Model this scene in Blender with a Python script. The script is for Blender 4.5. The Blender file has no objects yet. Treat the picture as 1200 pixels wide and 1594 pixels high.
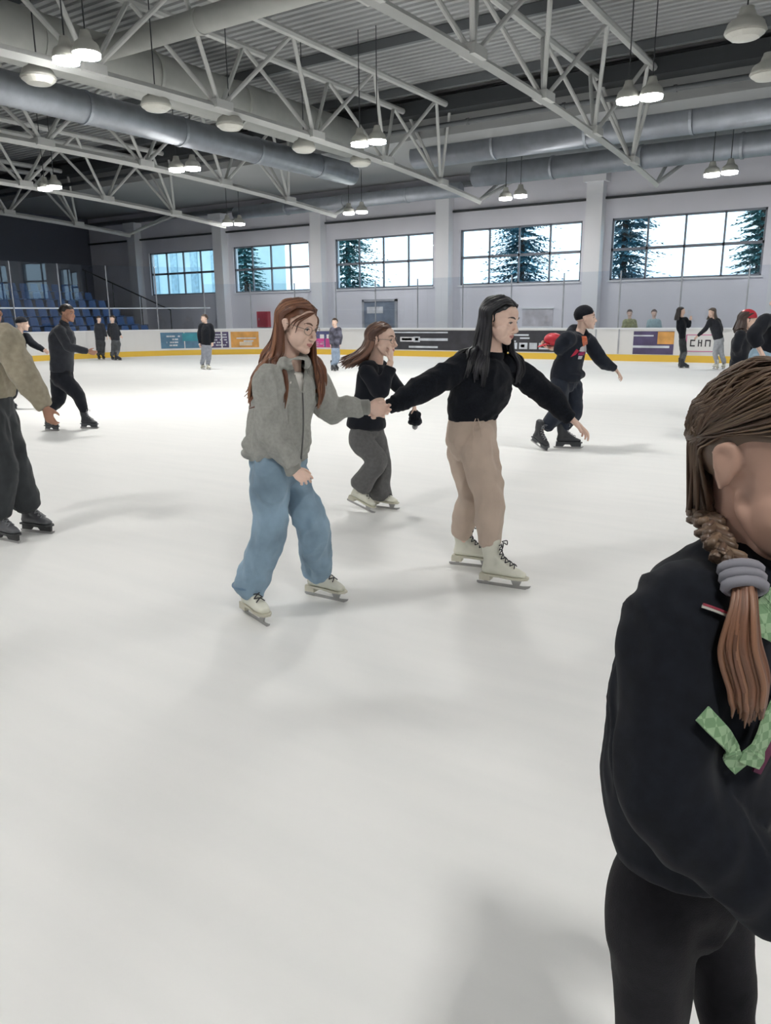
import bpy, bmesh, math, random
import numpy as np
from mathutils import Vector, Matrix, noise
random.seed(7); rng = np.random.default_rng(7)
SC = bpy.context.scene; COL = SC.collection
PI = math.pi
# ---------------------------------------------------------------- camera
F = 1198.0; CAMZ = 1.56; YAW = math.radians(33.0); PITCH = math.atan((797-493)/F); ROLL = math.radians(.55)
_hd = np.array([-math.sin(YAW), math.cos(YAW), 0]); _r0 = np.array([math.cos(YAW), math.sin(YAW), 0]); _Z = np.array([0, 0, 1.])
CD = _hd*math.cos(PITCH)-_Z*math.sin(PITCH); _u0 = _hd*math.sin(PITCH)+_Z*math.cos(PITCH)
CU = _u0*math.cos(ROLL)+_r0*math.sin(ROLL); CR = _r0*math.cos(ROLL)-_u0*math.sin(ROLL); CC = np.array([0, 0, CAMZ])
cam = bpy.data.objects.new('camera', bpy.data.cameras.new('camera')); COL.objects.link(cam)
cam.matrix_world = Matrix(((CR[0], CU[0], -CD[0], 0), (CR[1], CU[1], -CD[1], 0), (CR[2], CU[2], -CD[2], CAMZ), (0, 0, 0, 1)))
cam.data.sensor_fit = 'VERTICAL'; cam.data.sensor_height = 36.0; cam.data.lens = 36.0*F/1594; cam.data.clip_start = .05; cam.data.clip_end = 300
SC.camera = cam
# ---------------------------------------------------------------- world, exposure
SC.view_settings.view_transform = 'Standard'; SC.view_settings.look = 'None'
SC.view_settings.gamma = 1; SC.view_settings.use_curve_mapping = False
SC.view_settings.exposure = 0.0
SKY = 2.7; LAMP_W = 520.0; LENS_E = 30.0
w = bpy.data.worlds.new('sky'); SC.world = w; w.use_nodes = True
bg = w.node_tree.nodes['Background']; bg.inputs[0].default_value = (.80, .90, 1, 1); bg.inputs[1].default_value = SKY
SC.cycles.use_denoising = True
SC.cycles.max_bounces = 8; SC.cycles.diffuse_bounces = 5; SC.cycles.transparent_max_bounces = 16
SC.cycles.sample_clamp_indirect = 6

# ---------------------------------------------------------------- reconstruction helpers (photo point + distance -> place)
def ray(px, py): return CR*(px-600)/F - CU*(py-797)/F + CD
def at(px, py, z): return CC+ray(px, py)*z
def ground(px, py, z=0.0):
    d = ray(px, py); return CC+d*((z-CAMZ)/d[2])
def at_h(px, py, zh):
    d = ray(px, py); return CC+d*(zh/(d@_hd))
def onY(px, py, Y):
    d = ray(px, py); return CC+d*(Y/d[1])
def onX(px, py, X):
    d = ray(px, py); return CC+d*(X/d[0])
def nrm(v):
    v = np.array(v, float); return v/(np.linalg.norm(v)+1e-12)

# ---------------------------------------------------------------- materials
def mat(name, col, rough=.6, metal=0, nscale=0, namp=.12, bump=0, bscale=60, emit=0, spec=.5, stretch=(1, 1, 1), attr=None, sheen=0):
    m = bpy.data.materials.new(name); m.use_nodes = True; nt = m.node_tree; b = nt.nodes['Principled BSDF']
    b.inputs['Base Color'].default_value = (*col, 1); b.inputs['Roughness'].default_value = rough; b.inputs['Metallic'].default_value = metal
    b.inputs['Specular IOR Level'].default_value = spec
    if sheen: b.inputs['Sheen Weight'].default_value = sheen
    if emit: b.inputs['Emission Color'].default_value = (*col, 1); b.inputs['Emission Strength'].default_value = emit
    tc = nt.nodes.new('ShaderNodeTexCoord'); mp = nt.nodes.new('ShaderNodeMapping'); mp.inputs['Scale'].default_value = stretch
    nt.links.new(tc.outputs['Object'], mp.inputs[0])
    if nscale:
        n = nt.nodes.new('ShaderNodeTexNoise'); n.inputs['Scale'].default_value = nscale; n.inputs['Detail'].default_value = 4
        r = nt.nodes.new('ShaderNodeValToRGB'); r.color_ramp.elements[0].position = .3; r.color_ramp.elements[1].position = .7
        r.color_ramp.elements[0].color = (*[c*(1-namp) for c in col], 1); r.color_ramp.elements[1].color = (*[min(1, c*(1+namp)) for c in col], 1)
        nt.links.new(mp.outputs[0], n.inputs['Vector']); nt.links.new(n.outputs['Fac'], r.inputs[0]); nt.links.new(r.outputs[0], b.inputs['Base Color'])
    if attr:
        a = nt.nodes.new('ShaderNodeAttribute'); a.attribute_name = attr; nt.links.new(a.outputs['Color'], b.inputs['Base Color'])
    if bump:
        n2 = nt.nodes.new('ShaderNodeTexNoise'); n2.inputs['Scale'].default_value = bscale; n2.inputs['Detail'].default_value = 3
        bp = nt.nodes.new('ShaderNodeBump'); bp.inputs['Strength'].default_value = bump; bp.inputs['Distance'].default_value = .01
        nt.links.new(mp.outputs[0], n2.inputs['Vector']); nt.links.new(n2.outputs['Fac'], bp.inputs['Height']); nt.links.new(bp.outputs[0], b.inputs['Normal'])
    return m
def glassy(name, tint, gloss, rough=.02):
    m = bpy.data.materials.new(name); m.use_nodes = True; nt = m.node_tree; nt.nodes.remove(nt.nodes['Principled BSDF'])
    o = nt.nodes['Material Output']; t = nt.nodes.new('ShaderNodeBsdfTransparent'); t.inputs[0].default_value = (*tint, 1)
    g = nt.nodes.new('ShaderNodeBsdfGlossy'); g.inputs['Roughness'].default_value = rough; g.inputs[0].default_value = (.9, .95, 1, 1)
    f0 = nt.nodes.new('ShaderNodeLayerWeight'); f0.inputs[0].default_value = .5; pw = nt.nodes.new('ShaderNodeMath'); pw.operation = 'POWER'; pw.inputs[1].default_value = 5
    f = nt.nodes.new('ShaderNodeMath'); f.operation = 'ADD'; f.inputs[1].default_value = .04; nt.links.new(f0.outputs['Facing'], pw.inputs[0]); nt.links.new(pw.outputs[0], f.inputs[0])
    mu = nt.nodes.new('ShaderNodeMath'); mu.operation = 'MULTIPLY'; mu.inputs[1].default_value = gloss; mu.use_clamp = True
    x = nt.nodes.new('ShaderNodeMixShader'); nt.links.new(f.outputs[0], mu.inputs[0]); nt.links.new(mu.outputs[0], x.inputs[0])
    nt.links.new(t.outputs[0], x.inputs[1]); nt.links.new(g.outputs[0], x.inputs[2]); nt.links.new(x.outputs[0], o.inputs[0]); return m

M = {}
def ice_mat():
    m = mat('ice', (.84, .84, .83), .55, spec=.22); nt = m.node_tree; b = nt.nodes['Principled BSDF']
    tc = nt.nodes.new('ShaderNodeTexCoord')
    n = nt.nodes.new('ShaderNodeTexNoise'); n.inputs['Scale'].default_value = .55; n.inputs['Detail'].default_value = 5
    n2 = nt.nodes.new('ShaderNodeTexNoise'); n2.inputs['Scale'].default_value = 2.2; n2.inputs['Detail'].default_value = 6
    mp = nt.nodes.new('ShaderNodeMapping'); mp.inputs['Rotation'].default_value = (0, 0, .35); mp.inputs['Scale'].default_value = (.35, 3.2, 1)
    r = nt.nodes.new('ShaderNodeValToRGB'); r.color_ramp.elements[0].position = .3; r.color_ramp.elements[1].position = .72
    r.color_ramp.elements[0].color = (.81, .82, .815, 1); r.color_ramp.elements[1].color = (.88, .88, .87, 1)
    mx = nt.nodes.new('ShaderNodeMath'); mx.operation = 'ADD'; h = nt.nodes.new('ShaderNodeMath'); h.operation = 'MULTIPLY'; h.inputs[1].default_value = .5
    nt.links.new(tc.outputs['Object'], n.inputs['Vector']); nt.links.new(tc.outputs['Object'], mp.inputs[0]); nt.links.new(mp.outputs[0], n2.inputs['Vector'])
    nt.links.new(n.outputs['Fac'], mx.inputs[0]); nt.links.new(n2.outputs['Fac'], mx.inputs[1]); nt.links.new(mx.outputs[0], h.inputs[0])
    nt.links.new(h.outputs[0], r.inputs[0]); nt.links.new(r.outputs[0], b.inputs['Base Color'])
    bp = nt.nodes.new('ShaderNodeBump'); bp.inputs['Strength'].default_value = .12; bp.inputs['Distance'].default_value = .01
    nt.links.new(n2.outputs['Fac'], bp.inputs['Height']); nt.links.new(bp.outputs[0], b.inputs['Normal']); return m
M['ice'] = ice_mat()
M['concrete'] = mat('concrete', (.30, .30, .31), .8, nscale=1.5)
M['wall'] = mat('wall_paint', (.80, .79, .85), .75, nscale=.4, namp=.05)
M['wall_dark'] = mat('unlit_end_grey', (.15, .16, .20), .8, nscale=.4, namp=.06)  # dim light at the stand end is put into this darker grey
M['column'] = mat('column_paint', (.84, .84, .87), .6)
M['deck'] = mat('roof_deck', (.38, .39, .395), .6, nscale=.3, namp=.06)
M['steel'] = mat('painted_steel', (.55, .56, .55), .5, nscale=1.2, namp=.06)
M['purlin'] = mat('purlin_steel', (.13, .14, .15), .5)
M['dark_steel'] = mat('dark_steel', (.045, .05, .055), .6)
M['duct'] = mat('duct_matt', (.42, .43, .41), .6, metal=.1, nscale=2, namp=.08)
M['foil'] = mat('foil_duct', (.46, .49, .54), .45, metal=.9, nscale=3, namp=.1, bump=.8, bscale=5)
M['frame'] = mat('window_frame', (.20, .22, .26), .5)
M['glass'] = glassy('window_glass', (.88, .97, 1), 1.0)
M['plexi'] = glassy('plexiglass', (.93, .95, .97), 1.1, .01)
M['board'] = mat('board_white', (.80, .80, .80), .35, nscale=.7, namp=.04)
M['yellow'] = mat('kick_yellow', (.85, .56, .07), .45)
M['caprail'] = mat('cap_white', (.85, .87, .90), .4)
M['seat'] = mat('seat_blue', (.05, .14, .38), .45)
M['blade'] = mat('blade_steel', (.42, .42, .42), .3, metal=.8)
M['lens'] = mat('lamp_lens', (1, .985, .95), .4, emit=LENS_E)
M['lens_off'] = mat('lamp_lens_off', (.75, .74, .68), .3)
M['shade'] = mat('lamp_shade', (.50, .50, .46), .45)

# ---------------------------------------------------------------- mesh collector
class MB:
    def __init__(s): s.v = []; s.f = []; s.c = []; s.n = 0
    def add(s, v, f, c=None):
        v = np.asarray(v, float); s.v.append(v); s.f += [tuple(int(i)+s.n for i in q) for q in f]; s.n += len(v)
        s.c.append(np.tile(np.array(c if c is not None else (1, 1, 1)), (len(v), 1)))
        return s
    def box(s, a, b):
        x0, y0, z0 = a; x1, y1, z1 = b
        v = [(x0, y0, z0), (x1, y0, z0), (x1, y1, z0), (x0, y1, z0), (x0, y0, z1), (x1, y0, z1), (x1, y1, z1), (x0, y1, z1)]
        return s.add(v, [(0, 3, 2, 1), (4, 5, 6, 7), (0, 1, 5, 4), (1, 2, 6, 5), (2, 3, 7, 6), (3, 0, 4, 7)])
    def bar(s, p, q, w, h=None, up=(0, 0, 1)):
        h = h or w; p = np.array(p, float); q = np.array(q, float); t = nrm(q-p); a = np.cross(t, up)
        if np.linalg.norm(a) < 1e-4: a = np.array([1., 0, 0])
        a = nrm(a); b = np.cross(a, t); v = []
        for o in (p, q):
            for i, j in ((-1, -1), (1, -1), (1, 1), (-1, 1)): v.append(o+a*i*w/2+b*j*h/2)
        return s.add(v, [(0, 1, 2, 3), (4, 7, 6, 5), (0, 4, 5, 1), (1, 5, 6, 2), (2, 6, 7, 3), (3, 7, 4, 0)])
    def tube(s, pts, rad, side=None, n=14, sub=5, cap=.6, col=None):
        P = np.array(pts, float); Rr = np.array([(r, r) if np.isscalar(r) else tuple(r) for r in rad], float); k = len(P)
        if sub > 1 and k > 2:
            A = np.vstack([2*P[0]-P[1], P, 2*P[-1]-P[-2]]); B = np.vstack([Rr[:1], Rr, Rr[-1:]]); Q = []; S = []
            for i in range(1, k):
                for j in range(sub):
                    t = j/sub; h = np.array([-.5*t+t*t-.5*t**3, 1-2.5*t*t+1.5*t**3, .5*t+2*t*t-1.5*t**3, -.5*t*t+.5*t**3])
                    Q.append(h@A[i-1:i+3]); S.append(B[i]*(1-(3*t*t-2*t**3))+B[i+1]*(3*t*t-2*t**3))
            Q.append(P[-1]); S.append(Rr[-1]); P = np.array(Q); Rr = np.array(S)
        T = np.gradient(P, axis=0); T /= np.linalg.norm(T, axis=1)[:, None]+1e-12
        if side is None:
            side = np.array([0, 0, 1.]) if abs(T[:, 2]).mean() < .7 else np.array([1., 0, 0])
        if cap:
            c0 = P[0]-T[0]*Rr[0].min()*cap; c1 = P[-1]+T[-1]*Rr[-1].min()*cap
            P = np.vstack([c0, P[0]-T[0]*Rr[0].min()*cap*.7, P, P[-1]+T[-1]*Rr[-1].min()*cap*.7, c1])
            Rr = np.vstack([Rr[0]*.02, Rr[0]*.72, Rr, Rr[-1]*.72, Rr[-1]*.02]); T = np.vstack([T[0], T[0], T, T[-1], T[-1]])
        a = np.array(side, float)-T*(T@np.array(side, float))[:, None]; a /= np.linalg.norm(a, axis=1)[:, None]+1e-12; b = np.cross(T, a)
        th = np.arange(n)*2*PI/n; m = len(P)
        V = P[:, None]+a[:, None]*(np.cos(th)[None, :, None]*Rr[:, 0][:, None, None])+b[:, None]*(np.sin(th)[None, :, None]*Rr[:, 1][:, None, None])
        f = [(i*n+j, i*n+(j+1) % n, (i+1)*n+(j+1) % n, (i+1)*n+j) for i in range(m-1) for j in range(n)]
        f += [tuple(range(n-1, -1, -1)), tuple(range((m-1)*n, m*n))]
        return s.add(V.reshape(-1, 3), f, col)
    def ell(s, c, r, X=(1, 0, 0), Y=(0, 1, 0), Zv=(0, 0, 1), n=18, m=10, col=None):
        c = np.array(c, float); X = np.array(X, float); Y = np.array(Y, float); Zv = np.array(Zv, float)
        r = (r, r, r) if np.isscalar(r) else r; v = [c+Zv*r[2]]
        for i in range(1, m):
            p = PI*i/m
            for j in range(n):
                t = 2*PI*j/n; v.append(c+X*r[0]*math.sin(p)*math.cos(t)+Y*r[1]*math.sin(p)*math.sin(t)+Zv*r[2]*math.cos(p))
        v.append(c-Zv*r[2]); f = [(0, 1+j, 1+(j+1) % n) for j in range(n)]
        for i in range(m-2):
            for j in range(n): f.append((1+i*n+j, 1+(i+1)*n+j, 1+(i+1)*n+(j+1) % n, 1+i*n+(j+1) % n))
        L = len(v)-1; f += [(L, 1+(m-2)*n+(j+1) % n, 1+(m-2)*n+j) for j in range(n)]
        return s.add(v, f, col)
    def prism(s, poly, axis_pts, ):  # poly: list of 3D points, extruded by vector
        p = np.array(poly, float); q = p+np.array(axis_pts, float); n = len(p)
        return s.add(np.vstack([p, q]), [tuple(range(n-1, -1, -1)), tuple(range(n, 2*n))]+[(i, (i+1) % n, n+(i+1) % n, n+i) for i in range(n)])
    def mesh(s, name):
        me = bpy.data.meshes.new(name); V = np.vstack(s.v); me.from_pydata(V.tolist(), [], s.f); me.update(); return me
    def build(s, name, m, parent=None, smooth=False, color=False, mw=None):
        me = s.mesh(name)
        if color:
            ca = me.color_attributes.new('tint', 'FLOAT_COLOR', 'POINT'); C_ = np.vstack(s.c); ca.data.foreach_set('color', np.hstack([C_, np.ones((len(C_), 1))]).ravel())
        return link(name, me, m, parent, smooth, mw)
def link(name, me, m, parent=None, smooth=False, mw=None):
    for x in (m if isinstance(m, (list, tuple)) else [m]): me.materials.append(x)
    if smooth: me.polygons.foreach_set('use_smooth', [True]*len(me.polygons))
    o = bpy.data.objects.new(name, me); COL.objects.link(o); o.parent = parent
    if mw is not None: o.matrix_world = mw
    return o
def remesh(mb, vox, smooth=6, fold=0, fs=(9, 9, 9), seed=0, sf=.5, foldfn=None, fuzz=True):
    """union of the closed pieces as one continuous surface, smoothed, with cloth folds"""
    me = mb.mesh('u'); o = bpy.data.objects.new('u', me); COL.objects.link(o)
    r = o.modifiers.new('r', 'REMESH'); r.mode = 'VOXEL'; r.voxel_size = vox; r.use_smooth_shade = True
    s = o.modifiers.new('s', 'SMOOTH'); s.factor = sf; s.iterations = smooth
    dg = bpy.context.evaluated_depsgraph_get(); ev = o.evaluated_get(dg); out = bpy.data.meshes.new_from_object(ev)
    bpy.data.objects.remove(o); bpy.data.meshes.remove(me)
    if fold:
        n = len(out.vertices); co = np.empty(n*3); out.vertices.foreach_get('co', co); co = co.reshape(-1, 3)
        no = np.empty(n*3); out.vertex_normals.foreach_get('vector', no); no = no.reshape(-1, 3)
        d = np.empty(n); sx, sy, sz = fs; off = Vector((seed*3.1, seed*1.7, seed))
        for i in range(n):
            p = co[i]; q = Vector((p[0]*sx, p[1]*sy, p[2]*sz))+off
            wv = noise.noise(q*.5)*1.3; a = noise.noise(q+Vector((wv, wv, wv)))
            d[i] = (1-2.6*abs(a))*.75+noise.noise(q*2.7)*.45
        if foldfn is not None: d *= foldfn(co)
        co += no*(d*fold)[:, None]; out.vertices.foreach_set('co', co.ravel()); out.update()
    out.polygons.foreach_set('use_smooth', [True]*len(out.polygons)); return out
def tag(o, label, cat, group=None, kind=None):
    o['label'] = label; o['category'] = cat
    if group: o['group'] = group
    if kind: o['kind'] = kind
    return o
def empty(name, loc=(0, 0, 0)):
    o = bpy.data.objects.new(name, None); COL.objects.link(o); o.location = tuple(loc); o.empty_display_size = .1
    return o
def kid(o, root):  # parent, keeping world coordinates of the mesh
    o.parent = root; o.matrix_parent_inverse = Matrix.Translation(-Vector(root.location)); return o
def struct(o): o['kind'] = 'structure'; return o

# ================================================================= HALL
WY = 29.5; WX = -38.9; WR = 24.0; WF = -9.0
WINX = [(-34.1, -29.1), (-28.0, -23.25), (-21.75, -16.65), (-15.4, -10.3), (-9.2, -4.05), (-2.9, 2.2), (3.4, 8.5)]
WZ0, WZ1 = 2.78, 4.95
struct(MB().box((WX, WF, -.25), (WR, WY+.3, -.03)).build('floor', M['concrete']))
struct(MB().box((-28, -3.2, -.05), (30, 27.2, 0)).build('ice_sheet', M['ice']))
wb = MB(); ROOFZ = 8.15
wb.box((WX, WY, -.1), (WR, WY+.35, WZ0)); wb.box((WX, WY, WZ1), (WR, WY+.35, ROOFZ+.4)); xs = [WX]+[x for p in WINX for x in p]+[WR]
for i in range(0, len(xs), 2): wb.box((xs[i], WY, WZ0), (xs[i+1], WY+.35, WZ1))
wall = struct(wb.build('wall_back', M['wall']))
for x in (-34.9, -28.6, -22.5, -16.0, -9.75, -3.45, 2.8, 9.1):
    MB().box((x-.30, WY-.45, 0), (x+.30, WY-.002, 6.3)).box((x-.42, WY-.55, 6.2), (x+.42, WY-.002, 6.5)).build('column', M['column'], wall)
MB().box((WX, WY-.12, 5.62), (WR, WY-.002, 5.70)).build('cable_tray', M['dark_steel'], wall)
MB().box((WX, WY-.40, 6.55), (WR, WY-.002, 6.70)).build('wall_beam', M['purlin'], wall)
struct(MB().box((WX-.3, WF, -.1), (WX, WY+.3, ROOFZ+.4)).build('wall_left', M['wall_dark']))
struct(MB().box((WR, WF, -.1), (WR+.3, WY+.3, ROOFZ+.4)).build('wall_right', M['wall']))
struct(MB().box((WX, WF-.3, -.1), (WR, WF, ROOFZ+.4)).build('wall_front', M['wall']))
for i, (x0, x1) in enumerate(WINX):
    fr = MB(); t = .07; y0, y1 = WY+.08, WY+.16; zc = WZ0+(WZ1-WZ0)*.50
    fr.box((x0, y0, WZ0), (x1, y1, WZ0+t)).box((x0, y0, WZ1-t), (x1, y1, WZ1)).box((x0, y0, WZ0), (x0+t, y1, WZ1)).box((x1-t, y0, WZ0), (x1, y1, WZ1))
    fr.box((x0, y0, zc-.05), (x1, y1, zc+.05))
    for k in (1, 2, 3): xx = x0+(x1-x0)*k/4; fr.box((xx-.03, y0, WZ0), (xx+.03, y1, WZ1))
    fo = struct(fr.build('window_%d' % (i+1), M['frame']))
    MB().box((x0+.02, WY+.115, WZ0+.02), (x1-.02, WY+.125, WZ1-.02)).build('pane', M['glass'], fo)
    MB().box((x0-.06, WY-.08, WZ0-.05), (x1+.06, WY+.08, WZ0+.004)).build('sill', M['column'], fo)
# roof: corrugated deck with purlins along the hall
dk = MB(); pitch = .25; ys = np.arange(WF-.3, WY+.4, pitch); prof = []
for y in ys: prof += [(y, 0), (y+pitch*.45, 0), (y+pitch*.55, .05), (y+pitch*.95, .05)]
prof = np.array(prof)
def deckz(y): return ROOFZ+.15-.0012*(y-12)**2
V = []; 
for (y, dz) in prof:
    for X in (WX-.3, WR+.3): V.append((X, y, deckz(y)+dz))
dk.add(V, [(2*i, 2*i+1, 2*i+3, 2*i+2) for i in range(len(prof)-1)])
ceil = struct(dk.build('ceiling', M['deck']))
for y in (-6, -2.2, 1.4, 5, 8.0, 11.4, 14.6, 18.0, 21.6):
    MB().bar((WX, y, deckz(y)-.13), (WR, y, deckz(y)-.13), .13, .22).build('purlin', M['purlin'], ceil)
MB().box((WX, 22.3, 7.55), (WR, 22.9, 7.95)).build('eaves_shade_band', M['dark_steel'], ceil)  # solid dark box painted in for the shade of the gap under the eaves
MB().box((WX, 22.9, 7.0), (WR, 23.1, 8.1)).build('fascia_panel', M['deck'], ceil)
MB().box((WX, 23.1, 7.0), (WR, WY, 7.12)).build('soffit', M['deck'], ceil)

# trusses: triangular lattice, arched bottom chord
def cz(y): return 5.98-.48*((y-14)/12)**2 if y > 2 else 5.5
def truss_proto(x, label):
    r = empty('roof_truss', (x, 14, 5.98)); nodes = [-6.3+3.3*i for i in range(11)]  # bottom nodes
    kid(MB().tube([(x, y, cz(y)) for y in np.linspace(-2.5, 26.3, 15)], [(.075, .10)]*15, side=(1, 0, 0), n=4, sub=1, cap=0).build('bottom_chord', M['steel']), r)
    for s in (-1, 1):
        kid(MB().tube([(x+s*.75, y, 7.72) for y in (-8.5, 22.6)], [.09, .09], n=8, sub=1, cap=0).build('top_chord', M['steel']), r)
    for y in nodes:
        if y < -2.5 or y > 26: continue
        for s in (-1, 1):
            for d in (-1.65, 1.65):
                kid(MB().tube([(x, y, cz(y)), (x+s*.75, min(y+d, 22.6), 7.72)], [.05, .05], n=8, sub=1, cap=0).build('diagonal', M['steel']), r)
        kid(MB().box((x-.16, y-.25, cz(y)-.03), (x+.16, y+.25, cz(y)+.14)).build('node_plate', M['steel']), r)
    for s in (-1, 1):
        kid(MB().tube([(x, 26.2, 5.5), (x+s*.4, WY-.2, 6.75)], [.06, .06], n=8, sub=1, cap=0).build('end_strut', M['steel']), r)
    return tag(r, label, 'roof truss', 'roof trusses across the hall')
TX = [-31.6, -25.3, -19.3, -12.95, -6.85, -.6, 5.6, 11.8]
TL = ['farthest grey steel roof truss, before the dark end wall', 'grey roof truss with low chord ending left of the far paired lamps', 'grey roof truss ending above the narrow wall column by second window pair',
      'grey roof truss crossing upper left to centre, row of unlit dome lamps beneath', 'large pale roof truss chord running from top centre down to right',
      'nearest roof truss crossing the top right corner', 'grey roof truss out past the right edge', 'last grey roof truss on the right']
for x, l in list(zip(TX, TL))[:6]: truss_proto(x, l)

# ducts
def duct(name, pts, r, m, label, rings=True, cat='ventilation duct'):
    o = empty(name, pts[0]); kid(MB().tube(pts, [r]*len(pts), n=28, sub=1, cap=.01).build('duct_pipe', m, smooth=True), o)
    a, b = np.array(pts[0], float), np.array(pts[-1], float); L = np.linalg.norm(b-a); t = nrm(b-a)
    if rings:
        k = int(L/3.0)
        for i in range(1, k+1):
            c = a+t*i*3.0; kid(MB().tube([c-t*.04, c+t*.04], [r+.025]*2, n=28, sub=1, cap=0).build('joint_band', m, smooth=False), o)
    return tag(o, label, cat)
duct('ventilation_duct', [(-15.7, -7, 7.15), (-15.7, 22.2, 7.15)], .55, M['duct'], 'wide matt grey round duct alongside the truss with unlit dome lamps')
duct('ventilation_duct', [(-16.9, -5, 6.45), (-16.9, 24.0, 6.45)], .36, M['foil'], 'shiny foil-wrapped duct seen under the truss at upper left')
duct('ventilation_duct', [(-14.5, 24.4, 6.98-.15), (WR-.2, 24.4, 6.98-.15)], .40, M['foil'], 'upper of two shiny foil ducts along the window wall')
duct('ventilation_duct', [(-13.6, 27.1, 6.47), (WR-.2, 27.1, 6.47)], .36, M['foil'], 'lower of two shiny foil ducts, nearer the window wall')
duct('ventilation_duct', [(-25.5, 27.2, 6.1), (-14.2, 27.2, 6.1)], .26, M['foil'], 'slimmer foil duct above the two middle-left windows')
duct('water_pipe', [(WX+.3, 22.6, 7.22), (WR-.2, 22.6, 7.22)], .07, M['purlin'], 'thin grey pipe running along the fascia above the foil ducts', True, 'pipe')
duct('ventilation_duct', [(-15.1, 12.2, 7.15), (-5.2, 12.2, 7.15)], .22, M['duct'], 'slim blue-grey branch duct at the top left, square to the wide duct')

# floodlights (pairs lit, single domes unlit)
def lamp(px, py, zz, label, lit=True, r=.30, group=None):
    r = .235 if lit else r; p = ground(px, py, zz); o = empty('high_bay_lamp', p); n = 24
    sh = MB().tube([p+(0, 0, .0), p+(0, 0, .12), p+(0, 0, .22), p+(0, 0, .34)], [r, r*.86, r*.45, r*.32], n=n, sub=3, cap=0)
    kid(sh.build('lamp_shade', M['shade'], smooth=True), o)
    kid(MB().tube([p+(0, 0, -.03), p+(0, 0, .01)], [r*.93, r*.93], n=n, sub=1, cap=.3).build('lens', M['lens'] if lit else M['lens_off']), o)
    top = deckz(p[1]) if p[1] < 22.3 else 7.05
    kid(MB().tube([p+(0, 0, .34), (p[0], p[1], top)], [.012, .012], n=6, sub=1, cap=0).build('hanging_rod', M['dark_steel']), o)
    tag(o, label, 'lamp', group)
    if lit:
        ld = bpy.data.lights.new('lamp_light', 'AREA'); ld.shape = 'DISK'; ld.size = r*1.8; ld.energy = LAMP_W*(.30 if p[1] > 24 else .56 if p[1] > 12 else 1.0); ld.color = (1, .975, .93)
        lo = bpy.data.objects.new('lamp_light', ld); COL.objects.link(lo); lo.location = tuple(p+(0, 0, -.06)); kid(lo, o); lo.visible_camera = True
    return p
lamp(103, 92, 5.85, 'lit round lamp, left of the big bright pair at the upper left'); lamp(135, 83, 5.85, 'lit round lamp, right of the big bright pair at the upper left')
lamp(560, 223, 5.75, 'lit lamp, left of the pair above the photo centre'); lamp(587, 219, 5.75, 'lit lamp, right of the pair above the photo centre')
lamp(977, 155, 5.75, 'lit lamp, left of the bright pair high on the right'); lamp(1014, 149, 5.75, 'lit lamp, right of the bright pair high on the right')
lamp(1108, 271, 5.5, 'lit lamp, left of the pair above the rightmost window'); lamp(1136, 267, 5.5, 'lit lamp, right of the pair above the rightmost window')
lamp(787, 308, 5.5, 'lit lamp, left of the pair above the window behind the black-haired woman'); lamp(810, 304, 5.5, 'lit lamp, right of the pair above the window behind the black-haired woman')
lamp(543, 331, 5.5, 'lit lamp, left of the pair above the third window from left'); lamp(563, 329, 5.5, 'lit lamp, right of the pair above the third window from left')
lamp(275, 263, 5.75, 'lit lamp, left of the pair over the second lowest truss'); lamp(300, 261, 5.75, 'lit lamp, right of the pair over the second lowest truss')
lamp(70, 293, 5.75, 'lit lamp, left of the pair at the left edge above the stand'); lamp(85, 290, 5.75, 'lit lamp, right of the pair at the left edge above the stand')
lamp(354, 348, 5.5, 'lit lamp, left of the smallest pair above the second window'); lamp(373, 348, 5.5, 'lit lamp, right of the smallest pair above the second window')
for (x, y), s in zip([(60, 122), (243, 165), (358, 195), (473, 231), (561, 253), (1160, 50), (1195, 115)],
                     ['leftmost of the row under the long truss', 'second from left in the row under the long truss', 'third from left in the row under the long truss', 'fourth from left in the row under the long truss',
                      'below the central lit pair', 'large one at the top right corner', 'at the right edge above the foil ducts']):
    lamp(x, y, 5.75, 'unlit cream dome lamp, '+s, False, .31)
# lamps of the same kind over the part of the rink behind the photographer
for X in (1.6, 8.0, -5.2, -11.4):
    for Y in (8.8, -.6) if X > -6 else (-.6,):
        p = np.array([X, Y, 5.7]); v = p-CC; z = v@CD
        q = (600+F*(v@CR)/z, 797-F*(v@CU)/z) if z > .1 else (0, 0)
        o = empty('high_bay_lamp', p); kid(MB().tube([p+(0, 0, 0), p+(0, 0, .12), p+(0, 0, .22), p+(0, 0, .34)], [.3, .26, .14, .1], n=20, sub=3, cap=0).build('lamp_shade', M['shade'], smooth=True), o)
        kid(MB().tube([p+(0, 0, -.03), p+(0, 0, .01)], [.28, .28], n=20, sub=1, cap=.3).build('lens', M['lens']), o)
        kid(MB().tube([p+(0, 0, .34), p+(0, 0, 2.4)], [.02, .02], n=6, sub=1, cap=0).build('hanging_rod', M['dark_steel']), o)
        tag(o, 'lit round lamp over the near half of the rink outside the picture', 'lamp', 'lamps over the near half of the rink')
        ld = bpy.data.lights.new('lamp_light', 'AREA'); ld.shape = 'DISK'; ld.size = .5; ld.energy = LAMP_W*2.85; ld.color = (1, .975, .93)
        lo = bpy.data.objects.new('lamp_light', ld); COL.objects.link(lo); lo.location = tuple(p+(0, 0, -.06)); kid(lo, o)

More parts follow.
